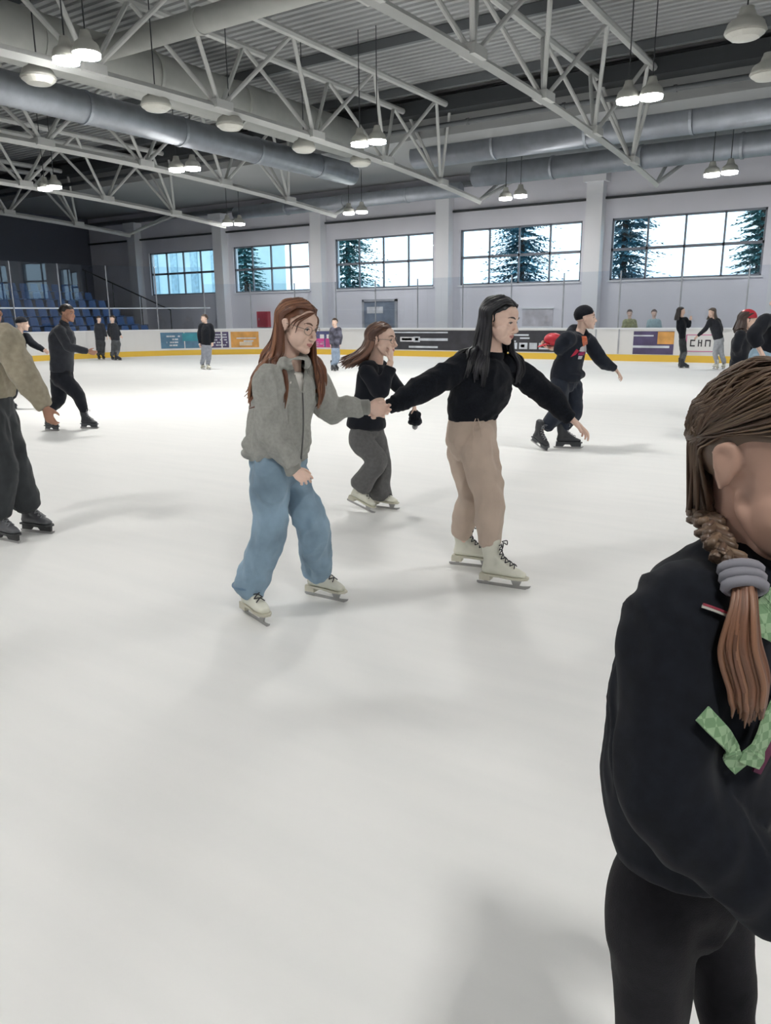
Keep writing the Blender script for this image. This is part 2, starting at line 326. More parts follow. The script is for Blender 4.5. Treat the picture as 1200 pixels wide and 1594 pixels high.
# ---------------------------------------------------------------- rink boards
BY = 27.2; BXL = -28.0; RC = 8.2; BH = 1.07
path = [(BXL, y) for y in np.linspace(-1, BY-RC, 9)]+[(BXL+RC-RC*math.cos(a), BY-RC+RC*math.sin(a)) for a in np.linspace(0, PI/2, 17)[1:]]+[(x, BY) for x in np.linspace(BXL+RC, 19, 20)[1:]]
path = np.array(path); seg = np.linalg.norm(np.diff(path, axis=0), axis=1); S = np.concatenate([[0], np.cumsum(seg)])
def pp(s, off=0):
    x = np.interp(s, S, path[:, 0]); y = np.interp(s, S, path[:, 1]); x2 = np.interp(s+.05, S, path[:, 0]); y2 = np.interp(s+.05, S, path[:, 1])
    if s+.05 > S[-1]: t = np.array([1., 0])
    else: t = nrm((x2-x, y2-y))
    n = np.array([-t[1], t[0]]); return np.array([x, y])+n*off
def strip(s0, s1, z0, z1, o0, o1, step=.4):
    k = max(2, int(math.ceil((s1-s0)/step))+1); v = []; f = []
    for s in np.linspace(s0, s1, k):
        a = pp(s, o0); b = pp(s, o1); v += [(a[0], a[1], z0), (b[0], b[1], z0), (b[0], b[1], z1), (a[0], a[1], z1)]
    for i in range(k-1):
        for j in range(4): f.append((4*i+j, 4*i+4+j, 4*i+4+(j+1) % 4, 4*i+(j+1) % 4))
    f += [(3, 2, 1, 0), (4*k-4, 4*k-3, 4*k-2, 4*k-1)]; return MB().add(v, f)
boards = tag(empty('rink_boards', (BXL, 10, 0)), 'white rink boards with yellow kick strip and advert panels around the ice', 'rink boards')
SE = S[-1]
def bpart(mb, name, m): return kid(mb.build(name, m), boards)
bpart(strip(0, SE, .22, BH, 0, .08), 'board_panel', M['board']); bpart(strip(0, SE, 0, .22, -.012, .08), 'kick_strip', M['yellow']); bpart(strip(0, SE, BH, BH+.045, -.03, .12), 'top_rail', M['caprail'])
def s_of_px(px):  # where along the boards a column of the photograph falls
    best = None
    for s in np.linspace(0, SE-.1, 1500):
        p = pp(s); v = np.array([p[0], p[1], .5])-CC; z = v@CD
        if z <= 0: continue
        d = abs(600+F*(v@CR)/z-px)
        if best is None or d < best[0]: best = (d, s)
    return best[1]
PC = lambda n, c, r=.4: M.setdefault(n, mat(n, c, r, nscale=3, namp=.2))
white_ink = PC('white_ink', (.72, .73, .76)); 
def ad(x0, x1, m, z0=.30, z1=.98, blobs=()):
    a, b = s_of_px(x0), s_of_px(x1); o = bpart(strip(a, b, z0, z1, -.008, 0), 'advert_panel', m); W_ = b-a; Hh = z1-z0
    for (u0, u1, v0, v1, mm) in blobs:
        q = strip(a+W_*u0, a+W_*u1, z0+Hh*v0, z0+Hh*v1, -.013, -.008).build('advert_print', mm); q.parent = o
    return o
teal = PC('teal_ink', (.05, .30, .38)); blue = PC('blue_ink', (.10, .22, .34)); purp = PC('purple_ink', (.09, .07, .16)); orange = PC('orange_ink', (.70, .36, .10))
mag = PC('magenta_ink', (.62, .08, .30)); navy = PC('navy_ink', (.10, .11, .25)); blk = PC('charcoal_ink', (.045, .045, .055)); pale = PC('pale_ink', (.62, .66, .72)); cream = PC('cream_ink', (.78, .66, .5))
def lines(n, u0, u1, v0, v1, mm, dens=.75, sd=1):
    rr = random.Random(sd); out = []
    for i in range(n):
        v = v0+(v1-v0)*i/n; h = (v1-v0)/n*.5; u = u0
        while u < u1-.02:
            l = rr.uniform(.02, .09)
            if rr.random() < dens: out.append((u, min(u+l, u1), v, v+h, mm))
            u += l+rr.uniform(.005, .02)
    return out
ad(251, 311, blue, blobs=[(.55, 1, .45, .95, teal)]+lines(4, .08, .5, .15, .9, pale, sd=2))
ad(312, 357, purp, blobs=lines(5, .35, .95, .12, .95, pale, sd=3))
ad(360, 403, orange, blobs=[(.3, .75, .12, .35, cream), (.2, .9, .55, .62, pale), (.45, .8, .36, .45, pale)])
ad(466, 524, navy, blobs=[(.35, 1, 0, .55, mag), (.25, .36, 0, .3, mag), (.55, .98, .55, .8, M['board'])]+lines(3, .45, .95, .08, .4, pale, sd=4))
ad(612, 884, blk, .26, 1.02, blobs=[(0.0, .34, .86, .93, pale), (.13, .17, .40, .68, pale), (.17, .34, .47, .60, pale), (.10, .28, .10, .2, pale), (.045, .13, .42, .66, white_ink), (.055, .12, .48, .60, blk),
    (.14, .16, .47, .62, blk)]+lines(3, .52, .80, .45, .9, pale, .6, 5)+[(.70, .735, .12, .42, pale), (.745, .79, .12, .42, pale), (.80, .84, .12, .42, pale), (.85, .90, .12, .42, pale), (.755, .775, .2, .34, blk), (.86, .885, .2, .34, blk)])
ad(985, 1048, purp, .24, 1.0, blobs=[(.6, 1, .45, .98, orange), (0, .9, .28, .38, pale), (0, .5, .78, .84, pale)])
ad(1068, 1112, M['board'], .35, .9, blobs=[(0, 1, .0, .04, mag), (0, 1, .96, 1, mag), (0, .03, 0, 1, mag), (.97, 1, 0, 1, mag), (.15, .32, .3, .38, blk), (.15, .19, .3, .7, blk), (.15, .32, .62, .7, blk),
    (.42, .46, .3, .7, blk), (.42, .56, .5, .56, blk), (.52, .56, .3, .7, blk), (.66, .70, .3, .7, blk), (.66, .85, .62, .7, blk), (.81, .85, .3, .7, blk)])
for x in (925, 962): a = s_of_px(x); bpart(strip(a, a+.05, .24, BH, -.014, 0), 'gate_jamb', PC('jamb_grey', (.42, .43, .47)))
s = .6
while s < SE-2:
    top = 3.0 if pp(s)[0] > -26 else 3.7
    bpart(strip(s+.02, s+1.98, BH+.045, top, .02, .035, .5), 'glass_panel', M['plexi'])
    bpart(strip(s-.02, s+.02, BH+.045, top, .015, .05), 'glass_post', PC('post_grey', (.30, .32, .36)))
    s += 2.0
bpart(strip(0, s_of_px(330), 1.98, 2.03, .04, .09), 'hand_rail', M['caprail'])

# ---------------------------------------------------------------- things on the window wall
def wall_rect(x0, x1, y0, y1, Y=WY):
    a = onY(x0, y0, Y); b = onY(x1, y1, Y); return min(a[0], b[0]), max(a[0], b[0]), min(a[2], b[2]), max(a[2], b[2])
x0, x1, z0, z1 = wall_rect(568, 616, 470, 500)
d = struct(MB().box((x0, WY-.06, 0), (x1, WY-.002, z1)).build('door_1', PC('door_blue', (.22, .26, .33))))
MB().box((x0-.1, WY-.1, 0), (x0, WY-.002, z1+.1)).box((x1, WY-.1, 0), (x1+.1, WY-.002, z1+.1)).box((x0-.1, WY-.1, z1), (x1+.1, WY-.002, z1+.1)).build('door_frame', PC('jamb_grey', (.42, .43, .47)), d)
MB().box((x0+.15, WY-.075, z1-.5), (x0+1.0, WY-.06, z1-.22)).build('door_sign', white_ink, d)
MB().box((x0+.1, WY-.10, 1.02), (x0+.24, WY-.06, 1.06)).build('door_handle', M['blade'], d)
x0, x1, z0, z1 = wall_rect(404, 422, 485, 509)
z1 = min(z1, 2.2); z0 = max(z0, 1.1); o = tag(empty('hose_cabinet', (x0, WY-.01, z0)), 'red fire hose cabinet on the far wall left of the auburn-haired woman', 'fire cabinet')
kid(MB().box((x0, WY-.22, z0), (x1, WY-.004, z1)).build('cabinet_box', PC('fire_red', (.42, .04, .06))), o); kid(MB().box((x0+.06, WY-.235, z0+.08), (x1-.06, WY-.22, z1-.1)).build('cabinet_door', PC('fire_red_dark', (.35, .03, .05))), o)
kid(MB().box((x0+.12, WY-.25, (z0+z1)/2-.05), (x0+.17, WY-.235, (z0+z1)/2+.06)).build('latch', M['blade']), o)
x0, x1, z0, z1 = wall_rect(814, 860, 481, 508)
o = tag(empty('notice_board', (x0, WY, z0)), 'pale notice board on the far wall behind the black-haired woman', 'notice board')
kid(MB().box((x0, WY-.05, z0), (x1, WY, z1)).build('board_sheet', PC('notice', (.62, .60, .64))), o); kid(MB().box((x0-.03, WY-.08, z1), (x1+.03, WY, z1+.05)).box((x0-.03, WY-.08, z0-.05), (x1+.03, WY, z0)).build('board_frame', M['caprail']), o)

# ---------------------------------------------------------------- seating stand at the left end
st = MB(); rows = 6
for i in range(rows): st.box((-31.2-1.05*(i+1), 3.0, -.03), (-31.2-1.05*i, 28.4, .45+.42*i))
struct(st.build('stand_steps', M['wall_dark']))
def seat_mesh():
    m = MB(); m.tube([(.0, 0, .42), (.2, 0, .40), (.40, 0, .43)], [(.21, .02)]*3, side=(0, 1, 0), n=10, sub=3, cap=.4)
    m.tube([(.0, 0, .42), (-.04, 0, .6), (-.08, 0, .80)], [(.21, .02), (.22, .02), (.19, .02)], side=(0, 1, 0), n=10, sub=3, cap=.4)
    m.box((-.02, -.03, 0), (.05, .03, .42)); return m
sm0 = seat_mesh().mesh('stadium_seat'); sm0.materials.append(M['seat'])
for i in range(rows):
    for j in range(41):
        y = 3.6+.6*j
        if j % 14 in (12, 13): continue
        o = bpy.data.objects.new('stadium_seat', sm0); COL.objects.link(o); o.location = (-31.9-1.05*i, y, .45+.42*i)
        tag(o, 'blue plastic seat in the stand behind the left end boards', 'seat', 'blue seats in the stand')
hr = tag(empty('stair_rail', (-33, 26.9, 0)), 'dark sloping stair handrail beside the blue seats', 'handrail')
kid(MB().tube([(-37.5, 27.8, 4.2), (-31.3, 28.2, 2.0)], [.035, .035], n=8, sub=1).build('rail', M['dark_steel']), hr)
for k in range(4):
    t = k/3; x = -37.3+6.0*t; kid(MB().tube([(x, 27.81+.39*t, 0.4), (x, 27.81+.39*t, 4.13-2.15*t)], [.025, .025], n=6, sub=1).build('rail_post', M['dark_steel']), hr)

# ---------------------------------------------------------------- outdoors
struct(MB().box((-90, WY+.5, -.4), (60, 110, -.1)).build('ground', mat('grass', (.09, .14, .06), .9, nscale=.5)))
fol = [mat('needles_blue', (.11, .27, .35), .8, nscale=2, namp=.5), mat('needles_green', (.11, .28, .30), .8, nscale=2, namp=.5)]; bark = mat('bark', (.08, .06, .05), .9)
def spruce(x, y, h, rad, label, m, dens=1.0, sd=0):
    r = random.Random(sd); o = tag(empty('spruce_tree', (x, y, -.1)), label, 'tree', 'trees outside the windows')
    kid(MB().tube([(x, y, -.1), (x, y, h*.5), (x, y, h*.97)], [.22, .14, .03], n=8, sub=1).build('trunk', bark), o)
    mb = MB(); z = .8; V = []; Fc = []
    while z < h:
        L = rad*(1-z/h)**.8*r.uniform(.8, 1.1)+.15
        for k in range(int(11*dens)):
            a = r.uniform(0, 2*PI); l = L*r.uniform(.55, 1.15); dz = -.25*l*r.uniform(.4, 1.2); d = np.array([math.cos(a), math.sin(a), 0]); c = np.array([-d[1], d[0], 0])
            for t in np.arange(.15, 1.0, .14):
                p = np.array([x, y, z])+d*l*t+np.array([0, 0, dz*t]); wv = .34*(1.15-t)*min(1, l)+.1
                for q in range(3):
                    dd = nrm(d+c*r.uniform(-1.4, 1.4)+np.array([0, 0, r.uniform(-.7, .3)])); e = nrm(np.cross(dd, (r.uniform(-.4, .4), .1, 1))); n0 = len(V)
                    V += [p-e*.06, p+dd*wv*1.3, p+e*.07]; Fc.append((n0, n0+1, n0+2))
        z += .27
    mb.add(V, Fc); kid(mb.build('foliage', m), o)
spruce(-11.2, 38.0, 10.5, 2.6, 'blue-green spruce outside the left half of the rightmost window', fol[0], 1.7, 3)
spruce(-17.4, 40.5, 13, 3.0, 'dense spruce outside the window behind the black-haired woman', fol[0], 1.7, 1)
spruce(-29.6, 41.5, 11, 3.6, 'spruce outside the left half of the third window', fol[1], 1.7, 2)
spruce(-5.4, 38.5, 9.5, 1.8, 'spruce at the right edge of the rightmost window', fol[1], 1.6, 5)
spruce(-35.6, 38.6, 8.0, 2.2, 'dark spruce outside the second window from left', fol[1], 1.4, 6)
bl = tag(empty('office_building', (-48, 58, 0)), 'pale blue panelled building seen through the leftmost windows', 'building')
kid(MB().box((-100, 60, -.2), (-53.5, 64, 14)).build('facade', mat('facade_blue', (.50, .66, .74), .5, nscale=.3, namp=.15)), bl)
for k in range(15):
    kid(MB().box((-99+3*k, 59.9, -.2), (-98+3*k, 59.99, 14)).build('facade_strip', PC('strip_blue', (.30, .46, .56))), bl)
# ================================================================= PEOPLE
skin_m = mat('skin', (.84, .60, .49), .5, nscale=30, namp=.05); skin_d = mat('skin_warm', (.42, .22, .15), .5, nscale=30, namp=.05); lip_m = mat('lips', (.50, .20, .18), .45)
eye_m = mat('eye_white', (.6, .57, .55), .25); lash_m = mat('lashes', (.03, .02, .02), .6); brow_m = mat('brow_brown', (.16, .09, .06), .8)
glass_m = mat('spectacle_frame', (.28, .20, .16), .3, metal=.6)
RGT = _r0; TOW = -_hd   # horizontal image right, horizontal towards the photographer
def fabric(name, col, **k): return mat(name, col, k.pop('rough', .9), nscale=k.pop('ns', 14), namp=k.pop('na', .14), bump=k.pop('b', .25), bscale=k.pop('bs', 260), sheen=k.pop('sheen', .15), spec=.2, **k)
def hair_mat(name):
    m = mat(name, (.2, .1, .05), .42, attr='tint', spec=.5); return m
hair_m = hair_mat('hair_strands')

def hand(mb, w, d, n, t, s=.18, curl=.4, q=3, spread=1.0, finger_curls=None):
    """palm + five fingers. w wrist, d direction of the hand, n way the palm faces, t thumb side"""
    w = np.array(w, float); d = nrm(d); n = nrm(np.array(n)-d*np.dot(n, d)); t = nrm(np.array(t)-d*np.dot(t, d)-n*np.dot(t, n)); k = s/.18
    P = lambda a, b, c: w+d*a*k+t*b*k+n*c*k
    mb.tube([P(-.03, 0, 0), P(.02, 0, 0), P(.06, .0, .002), P(.088, -.002, .004)], [(.027*k, .021*k), (.031*k, .018*k), (.041*k, .016*k), (.040*k, .012*k)], side=t, n=14)
    L = [.074, .082, .076, .060]; B = [.030, .010, -.011, -.030]
    for i in range(4):
        c = (finger_curls[i] if finger_curls else curl)*(1+.08*i); p = P(.086-.006*abs(i-1), B[i], .003); a = .25*c; pts = [p-d*.012*k]; seg_ = [.45, .32, .23]; sp = (1.5-i)*.07*spread
        pts.append(p)
        for j in range(3):
            v = d*math.cos(a)+n*math.sin(a)+t*sp; p = p+v*L[i]*seg_[j]*k; pts.append(p); a += c*1.15
        mb.tube(pts, [.0095*k, .0098*k, .0088*k, .008*k, .0065*k], side=t, n=8, sub=3)
    p = P(.022, .026, .006); v = nrm(d*.62+t*.72+n*.25); pts = [p-v*.01*k, p+v*.022*k]; p = pts[-1]; v = nrm(d*.85+t*.45+n*(.2+.4*curl)); p = p+v*.032*k; pts.append(p)
    v = nrm(d*.9+t*.1+n*(.2+.7*curl)); pts.append(p+v*.026*k)
    mb.tube(pts, [.014*k, .012*k, .0105*k, .008*k], side=n, n=8, sub=3)

class Head:
    def __init__(s, c, f, roll=0, sc=1.0):
        s.c = np.array(c, float); s.Y = nrm(f); r = nrm(np.cross(s.Y, (0, 0, 1))); u = np.cross(r, s.Y)
        s.X = r*math.cos(roll)+u*math.sin(roll); s.Z = np.cross(s.X, s.Y); s.k = sc
    def p(s, x, y, z): return s.c+(s.X*x+s.Y*y+s.Z*z)*s.k
    def loc(s, co): d = (co-s.c)/s.k; return np.stack([d@s.X, d@s.Y, d@s.Z], 1)
    def E(s, mb, c, r): mb.ell(s.p(*c), tuple(a*s.k for a in r), s.X, s.Y, s.Z, n=20, m=14)
    def T(s, mb, pts, r, side=None, n=8): mb.tube([s.p(*p) for p in pts], [tuple(a*s.k for a in x) if isinstance(x, tuple) else x*s.k for x in r], side=s.X if side is None else side, n=n, sub=4)
    def flesh(s, mb, male=False):
        s.E(mb, (0, -.014, .032), (.074, .097, .084)); s.E(mb, (0, .028, -.006), (.064, .070, .088)); s.E(mb, (0, .030, .045), (.062, .066, .055))
        s.T(mb, [(-.050, -.004, -.038), (-.053, .012, -.058), (-.040, .045, -.082), (0, .080, -.098), (.040, .045, -.082), (.053, .012, -.058), (.050, -.004, -.038)], [.009, .012, .017, .017, .017, .012, .009], side=s.Z)
        s.E(mb, (0, .042, -.070), (.047, .046, .040)); s.E(mb, (0, .079, -.094), (.019, .017, .016)); s.E(mb, (0, .076, -.062), (.030, .026, .026))
        for x in (-1, 1):
            s.E(mb, (x*.036, .062, -.024), (.027, .028, .026)); s.E(mb, (x*.0125, .101, -.035), (.0085, .011, .0075))
            s.E(mb, (x*.030, .0735, .0125), (.0150, .0135, .0130))
            s.T(mb, [(x*.075, -.016, -.028), (x*.082, -.020, -.004), (x*.086, -.026, .020), (x*.080, -.010, .026), (x*.076, -.004, .004), (x*.076, -.010, -.020)], [.006, .007, .006, .006, .006, .006], side=s.Y)
            s.E(mb, (x*.078, -.014, .0), (.006, .011, .021)); s.E(mb, (x*.040, .046, -.046), (.028, .038, .040))
        s.T(mb, [(-.044, .076, .031), (-.018, .090, .031), (.018, .090, .031), (.044, .076, .031)], [.008, .0085, .0085, .008], side=s.Z)
        s.T(mb, [(0, .087, .030), (0, .097, .008), (0, .110, -.016), (0, .118, -.030)], [.007, .0075, .0085, .0105])
        s.E(mb, (0, .108, -.037), (.009, .012, .007))
        s.T(mb, [(-.022, .086, -.060), (-.010, .0955, -.0565), (0, .0965, -.058), (.010, .0955, -.0565), (.022, .086, -.060)], [.004, .006, .0055, .006, .004], side=s.Z)
        s.T(mb, [(-.020, .086, -.065), (0, .0945, -.0690), (.020, .086, -.065)], [.004, .0068, .004], side=s.Z)
    def post(s, me):  # eye sockets pressed in, lips given their own colour
        n = len(me.vertices); co = np.empty(n*3); me.vertices.foreach_get('co', co); co = co.reshape(-1, 3); l = s.loc(co)
        for x in (-1, 1):
            for (cx, cz, sx, sz, dp) in ((x*.024, .014, .010, .008, .0045), (x*.031, -.004, .016, .007, .003)):
                g = np.exp(-((l[:, 0]-cx)/sx)**2-((l[:, 2]-cz)/sz)**2)*(l[:, 1] > .05)*(np.linalg.norm(l, axis=1) < .16); co -= (s.Y*s.k)[None]*(g*dp)[:, None]
        me.vertices.foreach_set('co', co.ravel()); me.update(); l = s.loc(co)
        m = (np.abs(l[:, 0]) < .022) & (l[:, 2] < -.0525+.0*l[:, 0]) & (l[:, 2] > -.0755+np.abs(l[:, 0])*.35) & (l[:, 1] > .084-np.abs(l[:, 0])*.12) & (l[:, 2] < -.0515-np.abs(l[:, 0])*.22)
        idx = np.zeros(len(me.polygons), int)
        for i, p in enumerate(me.polygons):
            if sum(m[v] for v in p.vertices) >= 3: idx[i] = 1
        me.polygons.foreach_set('material_index', idx.tolist()); me.update()
    def details(s, root, brow=brow_m, glasses=False, lid=.5, gm=None):
        for x in (-1, 1):
            mb = MB(); mb.ell(s.p(x*.030, .0755, .0085), .0118*s.k, s.X, s.Y, s.Z); kid(mb.build('eye', eye_m, smooth=True), root)
            mb = MB(); mb.ell(s.p(x*.030, .0845, .0062), tuple(a*s.k for a in (.0055, .0032, .0055)), s.X, s.Y, s.Z); kid(mb.build('iris', lash_m, smooth=True), root)
            mb = MB(); s.T(mb, [(x*.0165, .086, .0065), (x*.024, .0895, .0105), (x*.032, .0885, .0105), (x*.044, .0795, .0060)], [.0012, .0022, .0024, .0016], side=s.Z); kid(mb.build('eyelashes', lash_m, smooth=True), root)
            mb = MB(); s.T(mb, [(x*.014, .097, .030), (x*.028, .0945, .0365), (x*.040, .086, .0365), (x*.050, .074, .031)], [(.002, .003), (.002, .0042), (.002, .0038), (.001, .002)], side=s.Y); kid(mb.build('eyebrow', brow, smooth=True), root)
        if glasses:
            gm = gm or glass_m; g = MB()
            for x in (-1, 1):
                pts = [(x*.034+.024*math.cos(a), .100-.010*abs(math.cos(a))*(1 if x*math.cos(a) > 0 else .2), .004+.020*math.sin(a)) for a in np.linspace(0, 2*PI, 17)]
                g.tube([s.p(*p) for p in pts], [.0013*s.k]*17, side=s.Y, n=6, sub=1, cap=0)
                g.tube([s.p(x*.058, .092, .010), s.p(x*.076, .04, .012), s.p(x*.082, -.02, .010)], [.0015*s.k]*3, side=s.Z, n=6, sub=3)
            g.tube([s.p(-.011, .101, .006), s.p(0, .104, .011), s.p(.011, .101, .006)], [.0013*s.k]*3, side=s.Z, n=6, sub=3)
            kid(g.build('glasses', gm, smooth=True), root)

def relax_np(V, F_, it=14):  # smooth the open edge of a cap given as grid quads
    V = [np.array(v, float) for v in V]; cnt = {}
    for f in F_:
        for a, b in zip(f, f[1:]+f[:1]): k = (min(a, b), max(a, b)); cnt[k] = cnt.get(k, 0)+1
    nb = {}
    for (a, b), c in cnt.items():
        if c == 1: nb.setdefault(a, []).append(b); nb.setdefault(b, []).append(a)
    for _ in range(it):
        nw = {a: V[a]*.4+(V[n[0]]+V[n[1]])*.3 for a, n in nb.items() if len(n) == 2}
        for a, v in nw.items(): V[a] = v
    return V
def hair_long(root, h, L, cols, front_az=48, far_az=None, nl=120, drift=(0, 0, 0), out=(.02, .035), seed=1, sidefront=None, lock_r=.008, part=.0, fringe=(), hairline=.078, tilt_back=0., neckc=None, spread_end=1.0, wear=()):
    from mathutils.bvhtree import BVHTree
    trees = [BVHTree.FromPolygons([v.co[:] for v in o_.data.vertices], [q.vertices[:] for q in o_.data.polygons]) for o_ in wear]
    """parted hair: a cap over the skull and many tapering locks that follow it, then hang"""
    r = np.random.default_rng(seed); mb = MB(); c0 = (0, -.014, .034); R_ = np.array([.081, .104, .092]); drift = np.array(drift, float)
    def sph(az, el, e=0.0):
        a, b = math.radians(az), math.radians(el); return np.array([c0[0]+(R_[0]+e)*math.sin(a)*math.sin(b), c0[1]+(R_[1]+e)*math.cos(a)*math.sin(b), c0[2]+(R_[2]+e)*math.cos(b)])
    # cap
    n, m = 96, 60; V = []; F_ = []
    for i in range(m+1):
        for j in range(n): V.append(sph(360*j/n, 2+118*i/m, -.003))
    for i in range(m):
        for j in range(n):
            q = [i*n+j, (i+1)*n+j, (i+1)*n+(j+1) % n, i*n+(j+1) % n]; c = np.mean([V[k] for k in q], axis=0)
            if c[1] > .012-.25*max(0, abs(c[0])-.06) and c[2] < hairline-.5*(abs(c[0])*abs(c[0]))*8 and abs(c[0]) < .2 and not (c[1] < .03 and c[2] > .045): continue
            F_.append(q)
    V = relax_np(V, F_); mb.add([h.p(*v) for v in V], F_, cols[0])
    nc = h.p(0, -.03, -.12) if neckc is None else np.array(neckc, float)
    for i in range(nl):
        side = 1 if i % 2 else -1; u = r.random(); fa_ = front_az if (side > 0 or far_az is None) else far_az; az = side*(fa_+(180-fa_)*u**.9); fr = max(0, 1-abs(abs(az)-front_az)/60)
        py = .070-.142*min(1, u*1.3); e = r.uniform(-.001, .006)
        root_p = np.array([part+side*.004, py, 0]); rr_ = 1-((root_p[1]-c0[1])/(R_[1]))**2; root_p[2] = c0[2]+R_[2]*math.sqrt(max(.02, rr_))
        azm = az*.9 if abs(az) < 120 else az
        p = [root_p+np.array([0, 0, e]), sph(azm*(.75+.25*u), 52, e+.002), sph(az, 82, e+.003), sph(az, 106, e+.004)]
        P = [h.p(*x) for x in p]; b = P[-1]; o = b-nc; o[2] = 0; o = nrm(o)
        ll = L*r.uniform(.82, 1.05); wob = r.normal(0, .006, 3); g = np.array([0, 0, -1.])
        k1, k2 = out; P += [b+g*ll*.33+o*k1+drift*.15+wob, b+g*ll*.68+o*(k1+k2)*.6*spread_end+drift*.5+wob, b+g*ll+o*k2*spread_end*r.uniform(.6, 1.2)+drift*r.uniform(.85, 1.1)+wob*2]
        if trees:
            A_ = [P[0], P[1], P[2], P[3]]
            for a_, b_ in zip(P[3:-1], P[4:]): A_ += [a_*.67+b_*.33, a_*.33+b_*.67, b_]
            P = A_
            for k_ in range(4, len(P)):
                for t_ in trees:
                    lift_ = .012+.008*r.random()
                    for _s in range(16):
                        loc, nn, _, dist = t_.find_nearest(Vector(P[k_]))
                        if loc is None or (Vector(P[k_])-loc).dot(nn) > lift_: break
                        P[k_] = P[k_]+(o*.62+_Z*.15+np.array(nn)*.6)*.008
            for k_ in range(4, len(P)-1): P[k_] = P[k_-1]*.2+P[k_]*.6+P[k_+1]*.2
        cc = np.array(cols[r.integers(0, len(cols))])*r.uniform(.75, 1.25); w_ = lock_r*r.uniform(.8, 1.3)*h.k
        mb.tube(P, [(w_*.5, w_*.4), (w_*1.3, w_*.55), (w_*1.5, w_*.6), (w_*1.5, w_*.6)]+([(w_*1.4, w_*.6), (w_*1.1, w_*.5)] if not trees else [(w_*1.5, w_*.6)]*4+[(w_*1.4, w_*.6), (w_*1.3, w_*.6), (w_*1.1, w_*.5), (w_*.9, w_*.5)])+[(w_*.25, w_*.2)], side=np.cross(o, g) if abs(o[2]) < .9 else h.X, n=7, sub=4, cap=.3, col=cc)
    for pts in fringe: mb.tube([h.p(*x) for x in pts], [.002, .005, .004, .0015][:len(pts)], side=h.X, n=6, sub=4, cap=.3, col=np.array(cols[0])*.9)
    return kid(mb.build('hair', hair_m, smooth=True, color=True), root)
def hair_short(root, h, col, hairline=.066, th=.004, bun=None, back=-.045):
    mb = MB(); n, m = 64, 40; V = []; F_ = []; c0 = (0, -.014, .032); R_ = np.array([.075+th, .098+th, .085+th*1.2])
    for i in range(m+1):
        for j in range(n):
            a, b = 2*PI*j/n, math.radians(2+125*i/m); k = 1+.02*math.sin(7*a+3*b)
            V.append(np.array([c0[0]+R_[0]*k*math.sin(a)*math.sin(b), c0[1]+R_[1]*k*math.cos(a)*math.sin(b), c0[2]+R_[2]*k*math.cos(b)]))
    keep = []
    for i in range(m):
        for j in range(n):
            q = [i*n+j, (i+1)*n+j, (i+1)*n+(j+1) % n, i*n+(j+1) % n]; c = np.mean([V[k] for k in q], axis=0)
            if c[1] > .020 and c[2] < hairline: continue
            if abs(c[0]) > .05 and c[1] > -.035 and c[2] < .028: continue
            if c[2] < back: continue
            F_.append(q)
    V = relax_np(V, F_, 8); mb.add([h.p(*v) for v in V], F_, col); o = kid(mb.build('hair', hair_m, smooth=True, color=True), root)
    s_ = o.modifiers.new('thick', 'SOLIDIFY'); s_.thickness = .01*h.k; s_.offset = -1; return o

